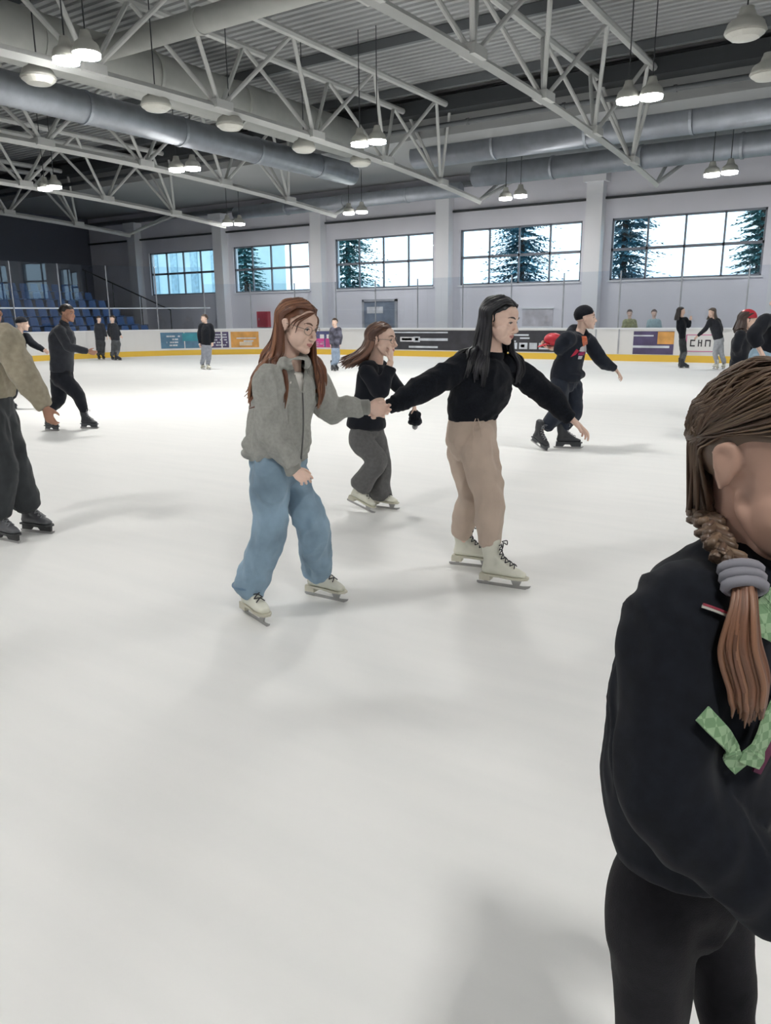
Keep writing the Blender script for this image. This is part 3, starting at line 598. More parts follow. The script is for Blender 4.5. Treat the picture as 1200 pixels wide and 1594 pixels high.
# ---- skates
def skate_protos(kind):
    col = {'white': (.74, .74, .64), 'black': (.03, .033, .04), 'grey': (.10, .105, .115)}[kind]
    bm_ = mat('boot_'+kind, col, .42, nscale=9, namp=.08); ac = mat('boot_trim_'+kind, {'white': (.60, .58, .48), 'black': (.07, .075, .085), 'grey': (.04, .042, .045)}[kind], .5)
    mb = MB(); X = (1, 0, 0)
    mb.tube([(0, -.105, .088), (0, -.075, .098), (0, 0, .100), (0, .075, .090), (0, .125, .080)], [(.030, .026), (.034, .036), (.040, .036), (.043, .026), (.030, .018)], side=X, n=20)
    mb.tube([(0, -.070, .095), (0, -.066, .15), (0, -.070, .20), (0, -.072, .265)], [(.034, .050), (.035, .046), (.041, .052), (.046, .056)], side=X, n=20)
    mb.tube([(0, -.045, .19), (0, .0, .135), (0, .06, .105)], [(.030, .025), (.032, .030), (.034, .024)], side=X, n=16)
    boot = remesh(mb, .006, 5); boot.name = 'ice_skate_boot'; boot.materials.append(bm_)
    so = MB(); out = [(-.030, -.125), (-.034, -.06), (-.030, -.01), (-.043, .07), (-.036, .125), (-.015, .152), (.015, .152), (.036, .125), (.043, .07), (.030, -.01), (.034, -.06), (.030, -.125)]
    so.prism([(x, y, .058) for x, y in out], (0, 0, .012))
    if kind == 'white': so.prism([(x*.9, y, .030) for x, y in [(-.032, -.128), (-.030, -.065), (.030, -.065), (.032, -.128)]], (0, 0, .03))
    sole = so.mesh('sole'); sole.materials.append(ac)
    bl = MB()
    prof_ = [(-.150, .006), (-.140, .0), (.135, .0), (.160, .012), (.168, .026), (.150, .022), (.120, .018), (-.150, .016)]
    bl.prism([(-.0025, y, z) for y, z in prof_], (.005, 0, 0))
    blade = bl.mesh('blade'); blade.materials.append(M['blade'])
    ho = MB()
    if kind == 'white':
        for (y0, y1, y2, y3) in ((.045, .12, .065, .100), (-.120, -.070, -.105, -.085)): ho.prism([(-.004, y0, .06), (-.004, y1, .06), (-.004, y3, .015), (-.004, y2, .015)], (.008, 0, 0))
    else:
        ho.prism([(-.009, -.125, .058), (-.009, .14, .058), (-.009, .135, .018), (-.009, .04, .018), (-.009, .02, .040), (-.009, -.03, .040), (-.009, -.05, .018), (-.009, -.13, .018)], (.018, 0, 0))
    holder = ho.mesh('blade_holder'); holder.materials.append(M['blade'] if kind == 'white' else ac)
    la = MB(); lm = mat('lace_'+kind, {'white': (.03, .03, .035), 'black': (.25, .26, .28), 'grey': (.25, .26, .28)}[kind], .7)
    ys_ = [(.075, .125), (.05, .138), (.022, .153), (-.002, .172), (-.012, .196), (-.014, .222), (-.015, .248)]
    for i, (y, z) in enumerate(ys_[:-1]):
        y2, z2 = ys_[i+1]
        for s_ in (-1, 1): la.tube([(s_*.024, y, z-.004), (0, (y+y2)/2+.008, (z+z2)/2+.008), (-s_*.024, y2, z2-.004)], [.0030]*3, side=(0, 1, 0), n=6, sub=3)
    for s_ in (-1, 1): la.tube([(0, -.006, .262), (s_*.03, .012, .262), (s_*.04, .010, .235), (s_*.02, .0, .25)], [.003]*4, side=(0, 1, 0), n=6, sub=3)
    lace = la.mesh('laces'); lace.materials.append(lm)
    return boot, sole, blade, holder, lace
SKP = {}
def skate(root, heel, toe, kind='white', sc=1.0, pitch=0., lean=0.):
    """heel, toe: blade ends in the world; returns ankle point and the toe / up directions"""
    if kind not in SKP: SKP[kind] = skate_protos(kind)
    H, T = np.array(heel, float), np.array(toe, float); c = (H+T)/2; Y = nrm(T-H); Zu = np.array([0, 0, 1.]); X = nrm(np.cross(Y, Zu)); Zc = np.cross(X, Y)
    X2 = X*math.cos(lean)+Zc*math.sin(lean); Z2 = np.cross(X2, Y)
    A = Matrix(((X2[0]*sc, Y[0]*sc, Z2[0]*sc, c[0]), (X2[1]*sc, Y[1]*sc, Z2[1]*sc, c[1]), (X2[2]*sc, Y[2]*sc, Z2[2]*sc, c[2]), (0, 0, 0, 1)))
    bo = bpy.data.objects.new('ice_skate', SKP[kind][0]); COL.objects.link(bo); bo.parent = root; bo.matrix_parent_inverse = Matrix.Translation(-Vector(root.location)); bo.matrix_basis = A
    for nm, me in zip(('sole', 'blade', 'blade_holder', 'laces'), SKP[kind][1:]):
        o = bpy.data.objects.new(nm, me); COL.objects.link(o); o.parent = bo
    f = lambda x, y, z: c+(X2*x+Y*y+Z2*z)*sc
    return f
def gskate(root, hp, tp, kind, sc=1.0, lean=0.):
    """skate standing on the ice, from the photograph's blade ends; true length kept"""
    H, T = ground(*hp), ground(*tp); c = (H+T)/2; d = nrm(T-H)*.155*sc; return skate(root, c-d, c+d, kind, sc, lean=lean)

def relax(bm, it=8):  # even out a cut edge
    bv = {v for e in bm.edges if e.is_boundary for v in e.verts}
    for _ in range(it):
        nw = {}
        for v in bv:
            ns = [e.other_vert(v).co for e in v.link_edges if e.is_boundary]
            if len(ns) == 2: nw[v] = v.co*.5+(ns[0]+ns[1])*.25
        for v, c in nw.items(): v.co = c
def pants(root, m, hips, waist, legs, W=(.15, .11), pel=(.165, .115), knee=.085, hem=.10, thigh=.10, vox=.010, fold=.006, fs=(7, 7, 5), seed=0, lat=RGT, name='trousers', cuff=None, smooth=5, crotch=.02):
    mb = MB(); hips = np.array(hips); waist = np.array(waist)
    mb.tube([waist, waist*.45+hips*.55, hips, hips-(0, 0, .07)], [(W[0], W[1]), ((W[0]+pel[0])/2+.003, (W[1]+pel[1])/2), pel, (pel[0]*.80, pel[1]*.85)], side=lat, n=22, cap=.6)
    for (h, k, a, kw) in legs:
        h, k, a = map(lambda x: np.array(x, float), (h, k, a)); th = kw.get('thigh', thigh); kn = kw.get('knee', knee); he = kw.get('hem', hem)
        m1 = (h+k)/2+np.array(kw.get('b1', (0, 0, 0))); m2 = (k+a)/2+np.array(kw.get('b2', (0, 0, 0)))
        g_ = nrm(waist-hips); r0_ = h+g_*.10+(hips-h)*.35
        mb.tube([r0_, h, m1, k, m2, a], [th*.8, th, (th+kn)*.5, kn, (kn+he)/2*kw.get('calf', 1.0), he], side=lat, n=20, sub=6, cap=.5)
    me = remesh(mb, vox, smooth, fold, fs, seed); o = kid(link(name, me, m), root); return o
def top(root, m, spine, rad, arms, vox=.010, fold=.005, fs=(8, 8, 5), seed=1, lat=RGT, name='sweater', extra=None, smooth=5, cut=None, shoulder=.07, build=True):
    """spine: hem .. chest .. neck base; arms: (shoulder, elbow, wrist, radii)"""
    mb = MB(); mb.tube(spine, rad, side=lat, n=24, sub=5, cap=.25)
    ctr = np.array(spine[-2], float)
    for (s_, e, w_, rr_) in arms:
        s_, e, w_ = np.array(s_, float), np.array(e, float), np.array(w_, float)
        mb.tube([ctr*.55+s_*.45, s_, (s_+e)/2, e, (e+w_)/2, w_], [shoulder, rr_[0], (rr_[0]+rr_[1])/2, rr_[1], rr_[2], rr_[3]], n=18, sub=5, cap=.15, side=nrm(np.cross(w_-s_, RGT+(0, 0, .3)))+.001)
    if extra: extra(mb)
    me = remesh(mb, vox, smooth, fold, fs, seed)
    if cut is not None:
        bm = bmesh.new(); bm.from_mesh(me); bmesh.ops.delete(bm, geom=[f for f in bm.faces if cut(np.array(f.calc_center_median()))], context='FACES'); relax(bm); bm.to_mesh(me); bm.free()
    return kid(link(name, me, m), root)
def ring(root, name, m, p, q, r, side=RGT, n=24):  # ribbed band between two points
    p, q = np.array(p, float), np.array(q, float); mb = MB(); k = 10
    mb.tube([p+(q-p)*i/k for i in range(k+1)], [(r[0]*(1+.012*(i % 2)), r[1]*(1+.012*(i % 2))) for i in range(k+1)], side=side, n=n, sub=1, cap=.3); return kid(mb.build(name, m, smooth=True), root)
def body(root, h, neck, limbs, hands=(), m=None, vox=.004, male=False, nr=.055, extra=None, sm=4, legk=1.0):
    """one continuous skin surface: head, neck, trunk, arms with hands, legs"""
    mb = MB(); h.flesh(mb, male); chest, pel = limbs['trunk']
    mb.tube([h.p(0, -.025, -.03), (h.p(0, -.025, -.06)+np.array(neck))/2, np.array(neck)], [(nr*.95, nr), nr*.95, nr*1.12], side=h.X, n=18)
    mb.tube([neck, np.array(neck)*.4+np.array(chest)*.6+0, chest, pel], [nr*1.1, (.10, .06), (.11, .07), (.10, .07)], side=h.X, n=16)
    for ch in limbs['arms']: mb.tube([chest]+list(ch), [.045, .040]+[.032]*(len(ch)-2)+[.026], n=12)
    for ch in limbs['legs']: mb.tube([np.array(pel)+(0, 0, .03)]+list(ch), [x*legk for x in (.05, .05, .040, .033)][:len(ch)+1], n=12)
    for kw in hands: hand(mb, **kw)
    if extra: extra(mb)
    me = remesh(mb, vox, sm if vox < .006 else 1, sf=.45); me.name = 'body'
    ob = kid(link('body', me, [m or skin_m, lip_m]), root); h.post(me); return ob
def face_dir(phi, pitch):  # phi 0 = image right, 90 = towards the photographer
    a, b = math.radians(phi), math.radians(pitch); return (RGT*math.cos(a)+TOW*math.sin(a))*math.cos(b)+_Z*math.sin(b)

# ---------------------------------------------------------------- 1: auburn-haired woman in a grey zip hoodie
grey_knit = fabric('grey_marl', (.36, .365, .34), na=.10, ns=60); rib_grey = fabric('grey_rib', (.29, .295, .275))
denim = fabric('denim', (.25, .36, .46), ns=5, na=.28, b=.2); denim_seam = fabric('denim_seam', (.16, .25, .35))
Z1 = 3.95
J = lambda x, y, d=0: at_h(x, y, Z1+d)
r1 = tag(empty('person', ground(455, 948)), 'auburn-haired woman in grey zip hoodie, light blue jeans and white skates', 'person')
sk_n = gskate(r1, (380, 952), (415, 975), 'white', 1.0); sk_f = gskate(r1, (480, 925), (533, 937), 'white', .97)
h1 = Head(J(463, 508, .02), face_dir(33, -16), roll=.05, sc=1.04)
pel1 = J(434, 722, .03); wst1 = J(434, 690, .03); neck1 = J(451, 563, .04); ch1 = J(447, 620, .03)
wrN, wrF = J(456, 732, -.17), J(572, 633, .25)
elN, elF = J(424, 672, -.12), J(514, 637, .25); shN, shF = J(420, 592, -.10), J(481, 584, .16)
kn_n, kn_f = J(419, 832, -.06), J(487, 822, .06)
body(r1, h1, neck1, dict(trunk=(ch1, pel1), arms=[(shN, elN, wrN), (shF, elF, wrF)], legs=[(J(420, 742, -.05), kn_n, sk_n(0, -.06, .16)), (J(452, 742, .09), kn_f, sk_f(0, -.06, .16))]),
     hands=[dict(w=wrN, d=RGT*.75+TOW*.55-_Z*.35, n=-TOW*.6-_Z*.5, t=RGT*.4+_Z*.6+TOW*.3, s=.15, curl=.95), dict(w=wrF+RGT*.0, d=RGT*.9+_Z*-.22+TOW*.05, n=TOW*.9+_Z*.15, t=_Z, s=.175, curl=.85)])
h1.details(r1, glasses=True)
mbx = MB()
for x in (-1, 1): mbx.ell(h1.p(x*.085, -.018, -.036), .006*h1.k)
kid(mbx.build('earring', M['caprail'], smooth=True), r1)
lat1 = nrm(RGT*.78+_hd*.62)
def hood1(mb):
    mb.tube([J(473, 566, -.02), J(460, 552, .10), J(440, 553, .10), J(424, 566, .04), J(418, 600, .06)], [(.022, .03), (.03, .04), (.042, .045), (.05, .05), (.03, .05)], side=_Z, n=14)
    mb.tube([J(473, 566, -.02), J(452, 566, -.10), J(432, 572, -.08), J(424, 580, .0)], [(.02, .024), (.024, .03), (.03, .04), (.04, .04)], side=_Z, n=14)
    mb.ell(J(410, 615, .10), (.07, .07, .10)); mb.ell(J(398, 690, .02), (.055, .09, .055)); mb.ell(J(392, 703, -.02), (.03, .07, .03))
hem1a, hem1b = J(436, 700, .02), J(437, 716, .02)
va, vb, vc = np.array((452, 566)), np.array((470, 562)), np.array((471, 612))
def proj_(P):
    v = np.array(P)-CC; z = v@CD; return 600+F*(v@CR)/z, 797-F*(v@CU)/z, z
def cut1(c):   # the open neck of the zip
    x, y, z = proj_(c)
    if (c-CC)@_hd > Z1+.04 or not (560 < y < 611): return False
    t = (y-560)/51; return 453+t*14.5 < x < 475-t*3.5
top1 = top(r1, grey_knit, [J(436, 708, .02), J(434, 690, .02), J(435, 655, .02), J(443, 618, .03), J(450, 588, .04), J(453, 574, .04)],
    [(.155, .120), (.178, .140), (.162, .128), (.165, .125), (.145, .100), (.075, .065)],
    [(shN, elN, J(455, 727, -.16), (.080, .072, .060, .044)), (shF, elF, J(562, 634, .25), (.080, .072, .060, .045))], vox=.007, fold=.017, fs=(10, 10, 6), seed=2, lat=lat1, name='hoodie', extra=hood1, cut=cut1, smooth=4)
hair_long(r1, h1, .40, [(.17, .070, .038), (.22, .095, .050), (.12, .050, .030), (.27, .125, .068)], front_az=99, far_az=60, nl=220, drift=-RGT*.035, out=(.008, .026), seed=3, lock_r=.0085, part=-.01, neckc=neck1, wear=[top1],
          fringe=[[(.0, .085, .088), (.045, .078, .065), (.066, .056, .03), (.068, .048, -.020)], [(.0, .083, .090), (.045, .072, .07), (.072, .044, .035), (.076, .030, -.005)], [(.0, .083, .090), (.045, .070, .074), (.074, .034, .035), (.080, .014, .0)],
                  [(.0, .085, .085), (-.04, .083, .055), (-.064, .066, .0), (-.068, .052, -.06)]])
ring(r1, 'hem_band', rib_grey, hem1a, hem1b, (.152, .112), side=lat1)
ring(r1, 'cuff', rib_grey, J(453, 722, -.16), J(458, 737, -.165), (.042, .038)); ring(r1, 'cuff', rib_grey, J(558, 634, .25), J(574, 634, .25), (.042, .042), side=_Z)
mbx = MB(); mbx.tube([J(435, 665, .02), J(443, 620, .025), J(451, 590, .03), J(454, 578, .03)], [(.140, .108), (.146, .110), (.130, .088), (.085, .062)], side=lat1, n=28, sub=5, cap=.2); kid(mbx.build('undershirt', PC('shirt_white', (.78, .76, .72), .8), smooth=True), r1)
mbx = MB()
zp = [J(471, 612, -.115), J(472, 640, -.135), J(472, 670, -.14), J(470, 700, -.145), J(469, 714, -.125)]
mbx.tube(zp, [.0045]*5, n=6, sub=4); kid(mbx.build('zip', PC('zip_grey', (.10, .10, .10), .5), smooth=True), r1)
pants(r1, denim, pel1, J(434, 704, .02), [(J(420, 742, -.05), kn_n, sk_n(0, -.058, .15), dict(thigh=.100, knee=.082, hem=.086)), (J(452, 742, .09), kn_f, sk_f(0, -.05, .15), dict(thigh=.095, knee=.084, hem=.078))],
      W=(.14, .105), pel=(.155, .118), vox=.007, fold=.016, fs=(10, 10, 5), seed=4, lat=lat1, name='jeans', smooth=4)
for sk, r_ in ((sk_n, .088), (sk_f, .082)): ring(r1, 'jeans_hem', denim_seam, sk(0, -.056 if r_ > .085 else -.048, .185), sk(0, -.056 if r_ > .085 else -.048, .175), (r_, r_))

# ---------------------------------------------------------------- 2: black-haired woman, black jumper, beige joggers
Z2 = 4.50
J = lambda x, y, d=0: at_h(x, y, Z2+d)
blackk = fabric('black_fleece', (.007, .009, .014), na=.3, ns=90, b=.4, sheen=.05); beige = fabric('beige_jersey', (.56, .45, .37), ns=8, na=.07)
r2 = tag(empty('person', ground(760, 898)), 'black-haired woman in black jumper and beige joggers holding the other woman\'s hand', 'person')
sk_n = gskate(r2, (752, 908), (811, 917), 'white', 1.05); sk_f = gskate(r2, (712, 879), (758, 884), 'white', 1.02)
h2 = Head(J(778, 499, .02), face_dir(38, -14), roll=.02, sc=1.05)
neck2 = J(766, 552, .05); ch2 = J(752, 600, .05); pel2 = J(733, 684, .06); lat2 = nrm(RGT*.80+_hd*.55)
shN, shF = J(716, 574, -.05), J(803, 576, .16); elN, elF = J(655, 605, -.16), J(856, 618, .18); wrN, wrF = at_h(607, 633, 4.28), J(889, 652, .10)
knF = J(761, 772, -.10); knB = J(733, 770, .10)
body(r2, h2, neck2, dict(trunk=(ch2, pel2), arms=[(shN, elN, wrN), (shF, elF, wrF)], legs=[(J(745, 705, -.02), knF, sk_n(0, -.06, .16)), (J(722, 700, .12), knB, sk_f(0, -.06, .16))]),
     hands=[dict(w=wrN+TOW*.015, d=-RGT*.95-_Z*.16, n=-TOW*.85-_Z*.35, t=_Z+TOW*.2, s=.19, curl=.95), dict(w=wrF, d=RGT*.75-_Z*.62+TOW*.1, n=-_Z*.5-RGT*.6+TOW*.1, t=TOW*.9+_Z*.2, s=.185, curl=.38)])
h2.details(r2, brow=lash_m)
top2 = top(r2, blackk, [J(737, 650, .05), J(738, 634, .05), J(749, 604, .05), J(757, 582, .05), J(764, 563, .06), J(767, 556, .06)],
    [(.158, .115), (.172, .135), (.200, .145), (.192, .130), (.130, .092), (.072, .068)],
    [(shN, elN, at_h(614, 630, 4.28), (.076, .074, .062, .046)), (shF, elF, J(883, 647, .11), (.076, .074, .063, .044))], vox=.007, fold=.011, fs=(9, 9, 7), seed=9, lat=lat2, name='jumper', smooth=4)
hair_long(r2, h2, .36, [(.012, .013, .018), (.020, .020, .026), (.008, .009, .012)], front_az=90, far_az=62, nl=230, drift=-RGT*.02, out=(.008, .036), seed=5, lock_r=.0095, part=-.0, neckc=neck2, wear=[top2])
ring(r2, 'hem_band', blackk, J(736, 640, .05), J(736, 651, .05), (.160, .118), side=lat2)
ring(r2, 'collar', blackk, J(766, 557, .05), J(767, 549, .05), (.068, .066), side=lat2)
ring(r2, 'cuff', blackk, at_h(618, 628, 4.28), at_h(605, 633, 4.28), (.042, .044), side=_Z); ring(r2, 'cuff', blackk, J(878, 643, .11), J(888, 652, .10), (.044, .042))
pants(r2, beige, pel2, J(736, 650, .05), [(J(745, 700, -.02), knF, sk_n(0, -.075, .24), dict(thigh=.112, knee=.092, hem=.062, calf=1.08)), (J(722, 698, .12), knB, sk_f(0, -.070, .215), dict(thigh=.100, knee=.080, hem=.067, calf=1.05))],
      W=(.150, .110), pel=(.163, .128), vox=.007, fold=.010, fs=(9, 9, 5), seed=6, lat=lat2, name='joggers', smooth=5)
mbx = MB()
for dx in (-6, 6): mbx.tube([J(742+dx*.3, 652, -.10), J(742+dx, 664, -.125), J(744+dx, 680, -.13)], [.003]*3, n=6)
kid(mbx.build('drawstring', beige, smooth=True), r2)

# ---------------------------------------------------------------- 3: girl between them, black top, grey flared trousers
Z3 = 6.25
J = lambda x, y, d=0: at_h(x, y, Z3+d)
grey_tr = fabric('grey_flannel', (.135, .135, .135), ns=40, na=.12); blackt = fabric('black_jersey', (.010, .012, .018), sheen=.1)
r3 = tag(empty('person', ground(590, 789)), 'brown-haired girl in black top and grey flared trousers, hand raised to her mouth', 'person')
sk_f = gskate(r3, (576, 788), (620, 794), 'white', .92); sk_n = skate(r3, at_h(541, 779, 6.25), at_h(580, 799, 6.12), 'white', .92)
h3 = Head(J(594, 530, .0), face_dir(22, -3), sc=1.10)
neck3 = J(585, 562, .02); ch3 = J(579, 598, .02); pel3 = J(571, 662, .02); lat3 = nrm(RGT*.7+_hd*.7)
shN, shF = J(570, 577, -.14), J(598, 574, .14); elN, elF = J(592, 612, -.20), J(617, 600, .20); wrN, wrF = J(608, 563, -.12), J(644, 628, .20)
knN, knF = J(588, 718, -.10), J(596, 718, .08)
body(r3, h3, neck3, dict(trunk=(ch3, pel3), arms=[(shN, elN, wrN), (shF, elF, wrF)], legs=[(J(562, 685, -.06), knN, sk_n(0, -.06, .16)), (J(584, 685, .08), knF, sk_f(0, -.06, .16))]),
     hands=[dict(w=wrN, d=_Z*.9+RGT*.1, n=-_hd*-.2+RGT*-.7, t=-_hd*.3+TOW*.1-RGT*.2, s=.16, curl=.7), dict(w=wrF, d=-_Z*.9+RGT*.2, n=-RGT, t=TOW, s=.16, curl=.8)], vox=.0055)
h3.details(r3, glasses=True)
def cut3(c):
    x, y, z = proj_(c); t = (y-556)/20
    return (c-CC)@_hd < Z3+.03 and 552 < y < 577 and 574+t*9 < x < 603-t*8
top3 = top(r3, blackt, [J(570, 664, .02), J(571, 640, .02), J(574, 616, .02), J(579, 590, .02), J(583, 572, .02), J(585, 565, .02)],
    [(.165, .155), (.150, .135), (.118, .105), (.130, .115), (.12, .09), (.07, .06)],
    [(shN, elN, J(608, 572, -.13), (.066, .058, .052, .048)), (shF, elF, J(641, 624, .20), (.060, .052, .042, .034))], vox=.010, fold=.006, fs=(9, 9, 6), seed=12, lat=lat3, name='long_top', smooth=4)
hair_long(r3, h3, .24, [(.15, .075, .05), (.20, .10, .065), (.11, .055, .04)], front_az=95, nl=110, drift=-RGT*.16+_Z*.04, out=(.0, .035), seed=8, lock_r=.010, neckc=neck3, wear=[top3])
pants(r3, grey_tr, pel3, J(571, 650, .02), [(J(562, 685, -.06), knN, sk_n(0, -.05, .19), dict(thigh=.10, knee=.078, hem=.095, calf=.95)), (J(584, 685, .08), knF, sk_f(0, -.045, .115), dict(thigh=.095, knee=.068, hem=.10, calf=.9))],
      W=(.13, .11), pel=(.145, .115), vox=.010, fold=.007, fs=(9, 9, 5), seed=14, lat=lat3, name='flared_trousers')
pom = tag(MB().build('x', blackt) if False else empty('knitted_hat', J(646, 650, .20)), 'small black knitted hat held in the girl\'s lowered hand', 'hat')
mbx = MB(); c = J(646, 648, .20); mbx.ell(c, (.048, .048, .055)); mbx.ell(c-(0, 0, .045), (.055, .055, .03)); o = link('hat_body', remesh(mbx, .009, 3, .012, (25, 25, 25), 3), blackt); kid(o, pom)
mbx = MB(); mbx.ell(c-(0, 0, .085), .022); kid(link('pompom', remesh(mbx, .006, 2, .010, (40, 40, 40), 5), PC('pompom_grey', (.35, .35, .36), .9)), pom)

# ---------------------------------------------------------------- 4: boy in black beanie and printed hoodie
Z4 = 9.30
J = lambda x, y, d=0: at_h(x, y, Z4+d)
navyb = fabric('navy_black_cotton', (.014, .018, .028), sheen=.1); navyt = fabric('dark_navy_denim', (.020, .026, .040))
r4 = tag(empty('person', ground(868, 695)), 'boy in black beanie and black hoodie with red and white print, gliding on black skates', 'person')
sk_f = gskate(r4, (866, 697), (901, 698), 'black', 1.12); sk_n = skate(r4, at_h(829, 688, 9.25), at_h(848, 702, 9.05), 'black', 1.08)
h4 = Head(J(911, 496, .0), face_dir(12, 2), sc=1.09)
neck4 = J(902, 518, .02); ch4 = J(893, 540, .02); pel4 = J(880, 592, .02); lat4 = nrm(RGT*.55+_hd*.85)
shN, shF = J(884, 528, -.16), J(914, 530, .18); elN, elF = J(871, 541, -.10), J(938, 563, .22); wrN, wrF = J(857, 542, .02), J(959, 576, .25)
knN, knF = J(868, 642, -.08), J(893, 642, .08)
body(r4, h4, neck4, dict(trunk=(ch4, pel4), arms=[(shN, elN, wrN), (shF, elF, wrF)], legs=[(J(870, 604, -.08), knN, sk_n(0, -.06, .16)), (J(891, 604, .10), knF, sk_f(0, -.06, .16))]),
     hands=[dict(w=wrN, d=-RGT*.8+_Z*.35, n=_Z*.6+TOW*.3, t=TOW*.7, s=.18, curl=.7), dict(w=wrF, d=RGT*.6-_Z*.7, n=-RGT*.7-_Z*.4, t=TOW, s=.18, curl=.6)], vox=.007)
h4.details(r4)
mbx = MB(); mbx.ell(h4.p(0, -.016, .046), tuple(a*h4.k for a in (.088, .108, .098)), h4.X, h4.Y, h4.Z); 
bn = remesh(mbx, .008, 2, .003, (30, 30, 30), 2); bm = bmesh.new(); bm.from_mesh(bn)
bmesh.ops.delete(bm, geom=[f for f in bm.faces if (lambda l: l[2] < .035+l[1]*.22-(.03 if l[1] < -.02 else 0))(h4.loc(np.array([f.calc_center_median()]))[0])], context='FACES'); relax(bm); bm.to_mesh(bn); bm.free(); kid(link('beanie', bn, blackt), r4)
def hood4(mb):
    mb.tube([J(916, 524, -.02), J(905, 513, .09), J(893, 512, .08), J(888, 520, .0), J(897, 527, -.10), J(910, 528, -.10)], [.035, .045, .055, .055, .04, .03], side=_Z, n=14)
    mb.tube([J(872, 586, -.12), J(893, 588, -.14), J(905, 582, .0)], [.05, .06, .05], side=_Z, n=12)
top(r4, navyb, [J(880, 592, .02), J(880, 580, .02), J(887, 560, .02), J(892, 542, .02), J(899, 526, .02), J(902, 520, .02)],
    [(.20, .16), (.21, .175), (.19, .155), (.19, .145), (.16, .11), (.08, .075)],
    [(shN, elN, J(868, 541, -.08), (.095, .088, .08, .075)), (shF, elF, J(957, 574, .25), (.092, .080, .062, .045))], vox=.013, fold=.010, fs=(7, 7, 5), seed=22, lat=lat4, name='hoodie', extra=hood4, smooth=4)
# print on the chest
fr4 = nrm(np.cross(lat4, (0, 0, 1)))*-1
if fr4@TOW < 0: fr4 = -fr4
def patch(root, J_, pts, m, name, d, th=.012):
    P = [J_(x, y, d) for x, y in pts]; return kid(MB().prism(P, tuple(_hd*th)).build(name, m), root)
pr = [([(905, 524), (913, 524), (914, 535), (907, 540)], PC('print_orange', (.65, .16, .07))), ([(903, 541), (911, 536), (912, 548), (901, 547)], PC('print_white', (.62, .62, .66))),
      ([(888, 556), (897, 543), (901, 546), (896, 552)], PC('print_red', (.50, .02, .06))), ([(900, 549), (910, 547), (908, 553), (899, 553)], PC('print_crimson', (.42, .03, .14))), ([(900, 554), (906, 554), (904, 559), (899, 559)], PC('print_white', (.62, .62, .66)))]
cap_ = tag(empty('red_cap', J(861, 528, .0)), 'red cap held in the hand behind the boy in the beanie', 'cap')
mbx = MB(); c = J(861, 528, .0); mbx.ell(c, (.11, .11, .075)); kid(link('crown', remesh(mbx, .012, 2), PC('cap_red', (.58, .03, .05), .5)), cap_)
kid(MB().tube([c-RGT*.05-(0, 0, .05), c-RGT*.13-(0, 0, .07), c-RGT*.17-(0, 0, .085)], [(.075, .010), (.07, .009), (.03, .008)], side=TOW, n=12).build('peak', PC('cap_red', (.58, .03, .05), .5), smooth=True), cap_)
pants(r4, navyt, pel4, J(881, 584, .02), [(J(870, 604, -.08), knN, J(851, 664, -.16), dict(thigh=.125, knee=.10, hem=.082)), (J(891, 604, .10), knF, sk_f(0, -.06, .24), dict(thigh=.12, knee=.10, hem=.085))],
      W=(.18, .14), pel=(.19, .15), vox=.013, fold=.010, fs=(7, 7, 5), seed=24, lat=lat4, name='trousers')
# print pieces lie on the cloth: cast them onto the hoodie surface
hood_ob = [o for o in r4.children if o.name.startswith('hoodie')][0]
bpy.context.view_layer.update()
def cast_patch(root, target, poly, m, name, zref, sub=5):
    """a thin printed patch that follows the cloth under it"""
    inv = target.matrix_world.inverted(); V = []; F_ = []
    cx, cy = np.mean(poly, axis=0); P = [np.array(p, float) for p in poly]; n = len(P); grid = []
    for i in range(n):
        for k in range(4): grid.append(P[i]+(P[(i+1) % n]-P[i])*k/4)
    rings_ = [[np.array([cx, cy])+(g-np.array([cx, cy]))*s_ for g in grid] for s_ in (1, .66, .33)]+[[np.array([cx, cy])]]
    def hit(p):
        o = inv @ Vector(CC); q = inv @ Vector(at_h(p[0], p[1], zref)); d = (q-o).normalized(); ok, loc, nn, _ = target.ray_cast(o, d)
        if not ok: loc = q
        w_ = target.matrix_world @ loc; return np.array(w_)+np.array(target.matrix_world.to_3x3() @ nn)*.006 if ok else np.array(w_)
    for rg in rings_: V += [hit(p) for p in rg]
    g = len(grid)
    for r_ in range(2):
        for i in range(g): F_.append((r_*g+i, r_*g+(i+1) % g, (r_+1)*g+(i+1) % g, (r_+1)*g+i))
    for i in range(g): F_.append((2*g+i, 2*g+(i+1) % g, 3*g))
    o = kid(MB().add(V, F_).build(name, m), root); s_ = o.modifiers.new('thick', 'SOLIDIFY'); s_.thickness = .004; s_.offset = 0; return o
for poly, m_ in pr: cast_patch(r4, hood_ob, poly, m_, 'chest_print', Z4)
